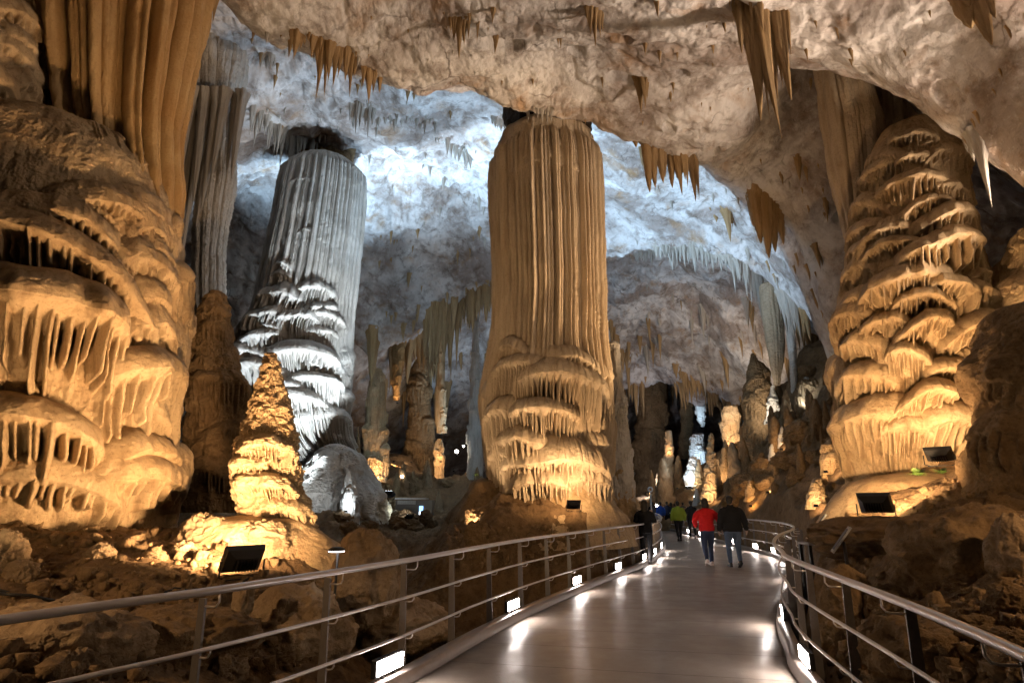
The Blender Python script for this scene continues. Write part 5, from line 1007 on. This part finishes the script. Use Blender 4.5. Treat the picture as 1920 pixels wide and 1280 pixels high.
    for sd in (-1, 1):
        h, k, a = leg(sd); bm = bmesh.new(); lift = a[2]-.085; tilt = Matrix.Rotation(-.55 if lift > .02 else 0, 3, 'X'); o = Vector((a[0], a[1], a[2]-.045))
        ell(bm, o+tilt @ Vector((0, .05, -.003)), (.046, .125, .040)); ell(bm, o+tilt @ Vector((0, -.03, .02)), (.044, .055, .055)); 
        vs = add_box(bm, (0, 0, 0), (.082, .25, .022)); bmesh.ops.transform(bm, matrix=Matrix.Translation(o+tilt @ Vector((0, .045, -.032))) @ tilt.to_4x4(), verts=vs)
        fused('shoe', bm, shoes, t, .012, 1)
    bm = bmesh.new()
    if hair == 'short':
        ell(bm, hc+Rz @ Vector((0, -.018, .028)), (.084, .092, .098)); ell(bm, hc+Rz @ Vector((0, -.045, -.035)), (.070, .060, .07))
    elif hair == 'bob':
        ell(bm, hc+Rz @ Vector((0, -.018, .025)), (.094, .10, .106)); ell(bm, hc+Rz @ Vector((0, -.04, -.06)), (.102, .085, .105)); ell(bm, hc+Rz @ Vector((0, -.045, -.12)), (.096, .07, .05))
    elif hair == 'long':
        ell(bm, hc+Rz @ Vector((0, -.018, .025)), (.092, .10, .104)); ell(bm, hc+Rz @ Vector((0, -.05, -.08)), (.098, .08, .14)); ell(bm, hc+Rz @ Vector((0, -.085, -.21)), (.088, .055, .16))
    elif hair == 'hood': ell(bm, hc+Vector((0, -.02, .01)), (.10, .105, .125)); ell(bm, hc+Vector((0, -.04, -.10)), (.11, .09, .09))
    fused('hair' if hair != 'hood' else 'hood', bm, hairmat, t, .014, 2, .006, py)
    return t
person('man in a bulky black jacket and blue jeans walking away', 1380, 1063, 1.80, math.radians(-2), C_BLK, C_JEAN, hair='short', build=1.15, stride=.13, puffy=1.16, coat=.03, head_turn=-.5, lead=-1,
       arms={1: ((.31, -.05, 1.14), (.36, .02, .92)), -1: ((-.30, -.02, 1.13), (-.32, .05, .90))})
person('woman in a bright red jacket and dark jeans walking away', 1331, 1060, 1.74, math.radians(-4), C_RED, C_DJEAN, shoes=M_SHOEW, hair='bob', build=1.0, stride=.10, puffy=1.10, lead=1,
       arms={1: ((.33, -.06, 1.17), (.40, .0, .95)), -1: ((-.30, .05, 1.16), (-.25, .22, 1.02))})
person('woman with long hair in black, standing by the left railing with raised forearms', 1214, 1057, 1.70, math.radians(-18), C_BLK, C_BLK, hair='long', build=.98, stride=.02, coat=.06, lead=1, head_turn=.1,
       arms={1: ((.27, .0, 1.16), (.20, .22, 1.16)), -1: ((-.27, .0, 1.16), (-.12, .24, 1.18))})
person('person in a lime green jacket and black trousers walking away', 1275, 1014, 1.72, 0, C_GRN, C_BLK, hair='short', build=1.1, stride=.12, puffy=1.12, vox=.02, lead=1)
person('person in a long black coat walking just left of the red jacket', 1300, 1010, 1.74, 0, C_BLK, C_BLK, shoes=M_SHOEW, hair='short', build=1.05, stride=.14, puffy=1.1, coat=.14, vox=.02, lead=-1)
for i, (px, py, h, tp, lg, hr, lab) in enumerate([(1241, 993, 1.72, C_BLU, C_NAVY, 'short', 'person in a vivid blue jacket in the far crowd'), (1253, 992, 1.76, C_NAVY, C_BLK, 'short', 'person in navy right of the blue jacket in the far crowd'), (1261, 990, 1.7, C_BLK, C_BLK, 'long', 'dark-clad person left of the lime green jacket in the far crowd'),
      (1233, 990, 1.66, C_GREY, C_NAVY, 'bob', 'person in grey left of the blue jacket in the far crowd'), (1247, 986, 1.8, C_GREY, C_BLK, 'short', 'tall person in grey behind the blue jacket in the far crowd'), (1268, 987, 1.62, C_NAVY, C_NAVY, 'hood', 'small hooded person behind the lime green jacket'),
      (1283, 988, 1.72, C_GREY, C_BLK, 'short', 'person in grey between the lime green jacket and the black coat'), (1225, 987, 1.74, C_BLK, C_BLK, 'hood', 'hooded person in black near the slim post'), (1290, 985, 1.7, C_NAVY, C_GREY, 'bob', 'person with bobbed hair far behind the black coat')]):
    person(lab, px, py, h, rs.uniform(-.3, .3), tp, lg, hair=hr, build=1.05, stride=rs.uniform(.05, .18), puffy=1.08, vox=.03, lead=rs.choice((-1, 1)), group='people in the far crowd')

# ------------------------------------------------------------------ air, world, view
w = bpy.data.worlds.new("World"); sc.world = w; w.use_nodes = True
w.node_tree.nodes['Background'].inputs[0].default_value = (.030, .022, .018, 1); w.node_tree.nodes['Background'].inputs[1].default_value = .4
sc.view_settings.view_transform = 'Standard'; sc.view_settings.look = 'None'; sc.view_settings.exposure = 0; sc.view_settings.gamma = 1
sc.cycles.max_bounces = 6; sc.cycles.diffuse_bounces = 1; sc.cycles.glossy_bounces = 3; sc.cycles.sample_clamp_indirect = 6; sc.cycles.sample_clamp_direct = 0
sc.cycles.caustics_reflective = False; sc.cycles.caustics_refractive = False; sc.cycles.use_light_tree = True
sc.cycles.use_denoising = True
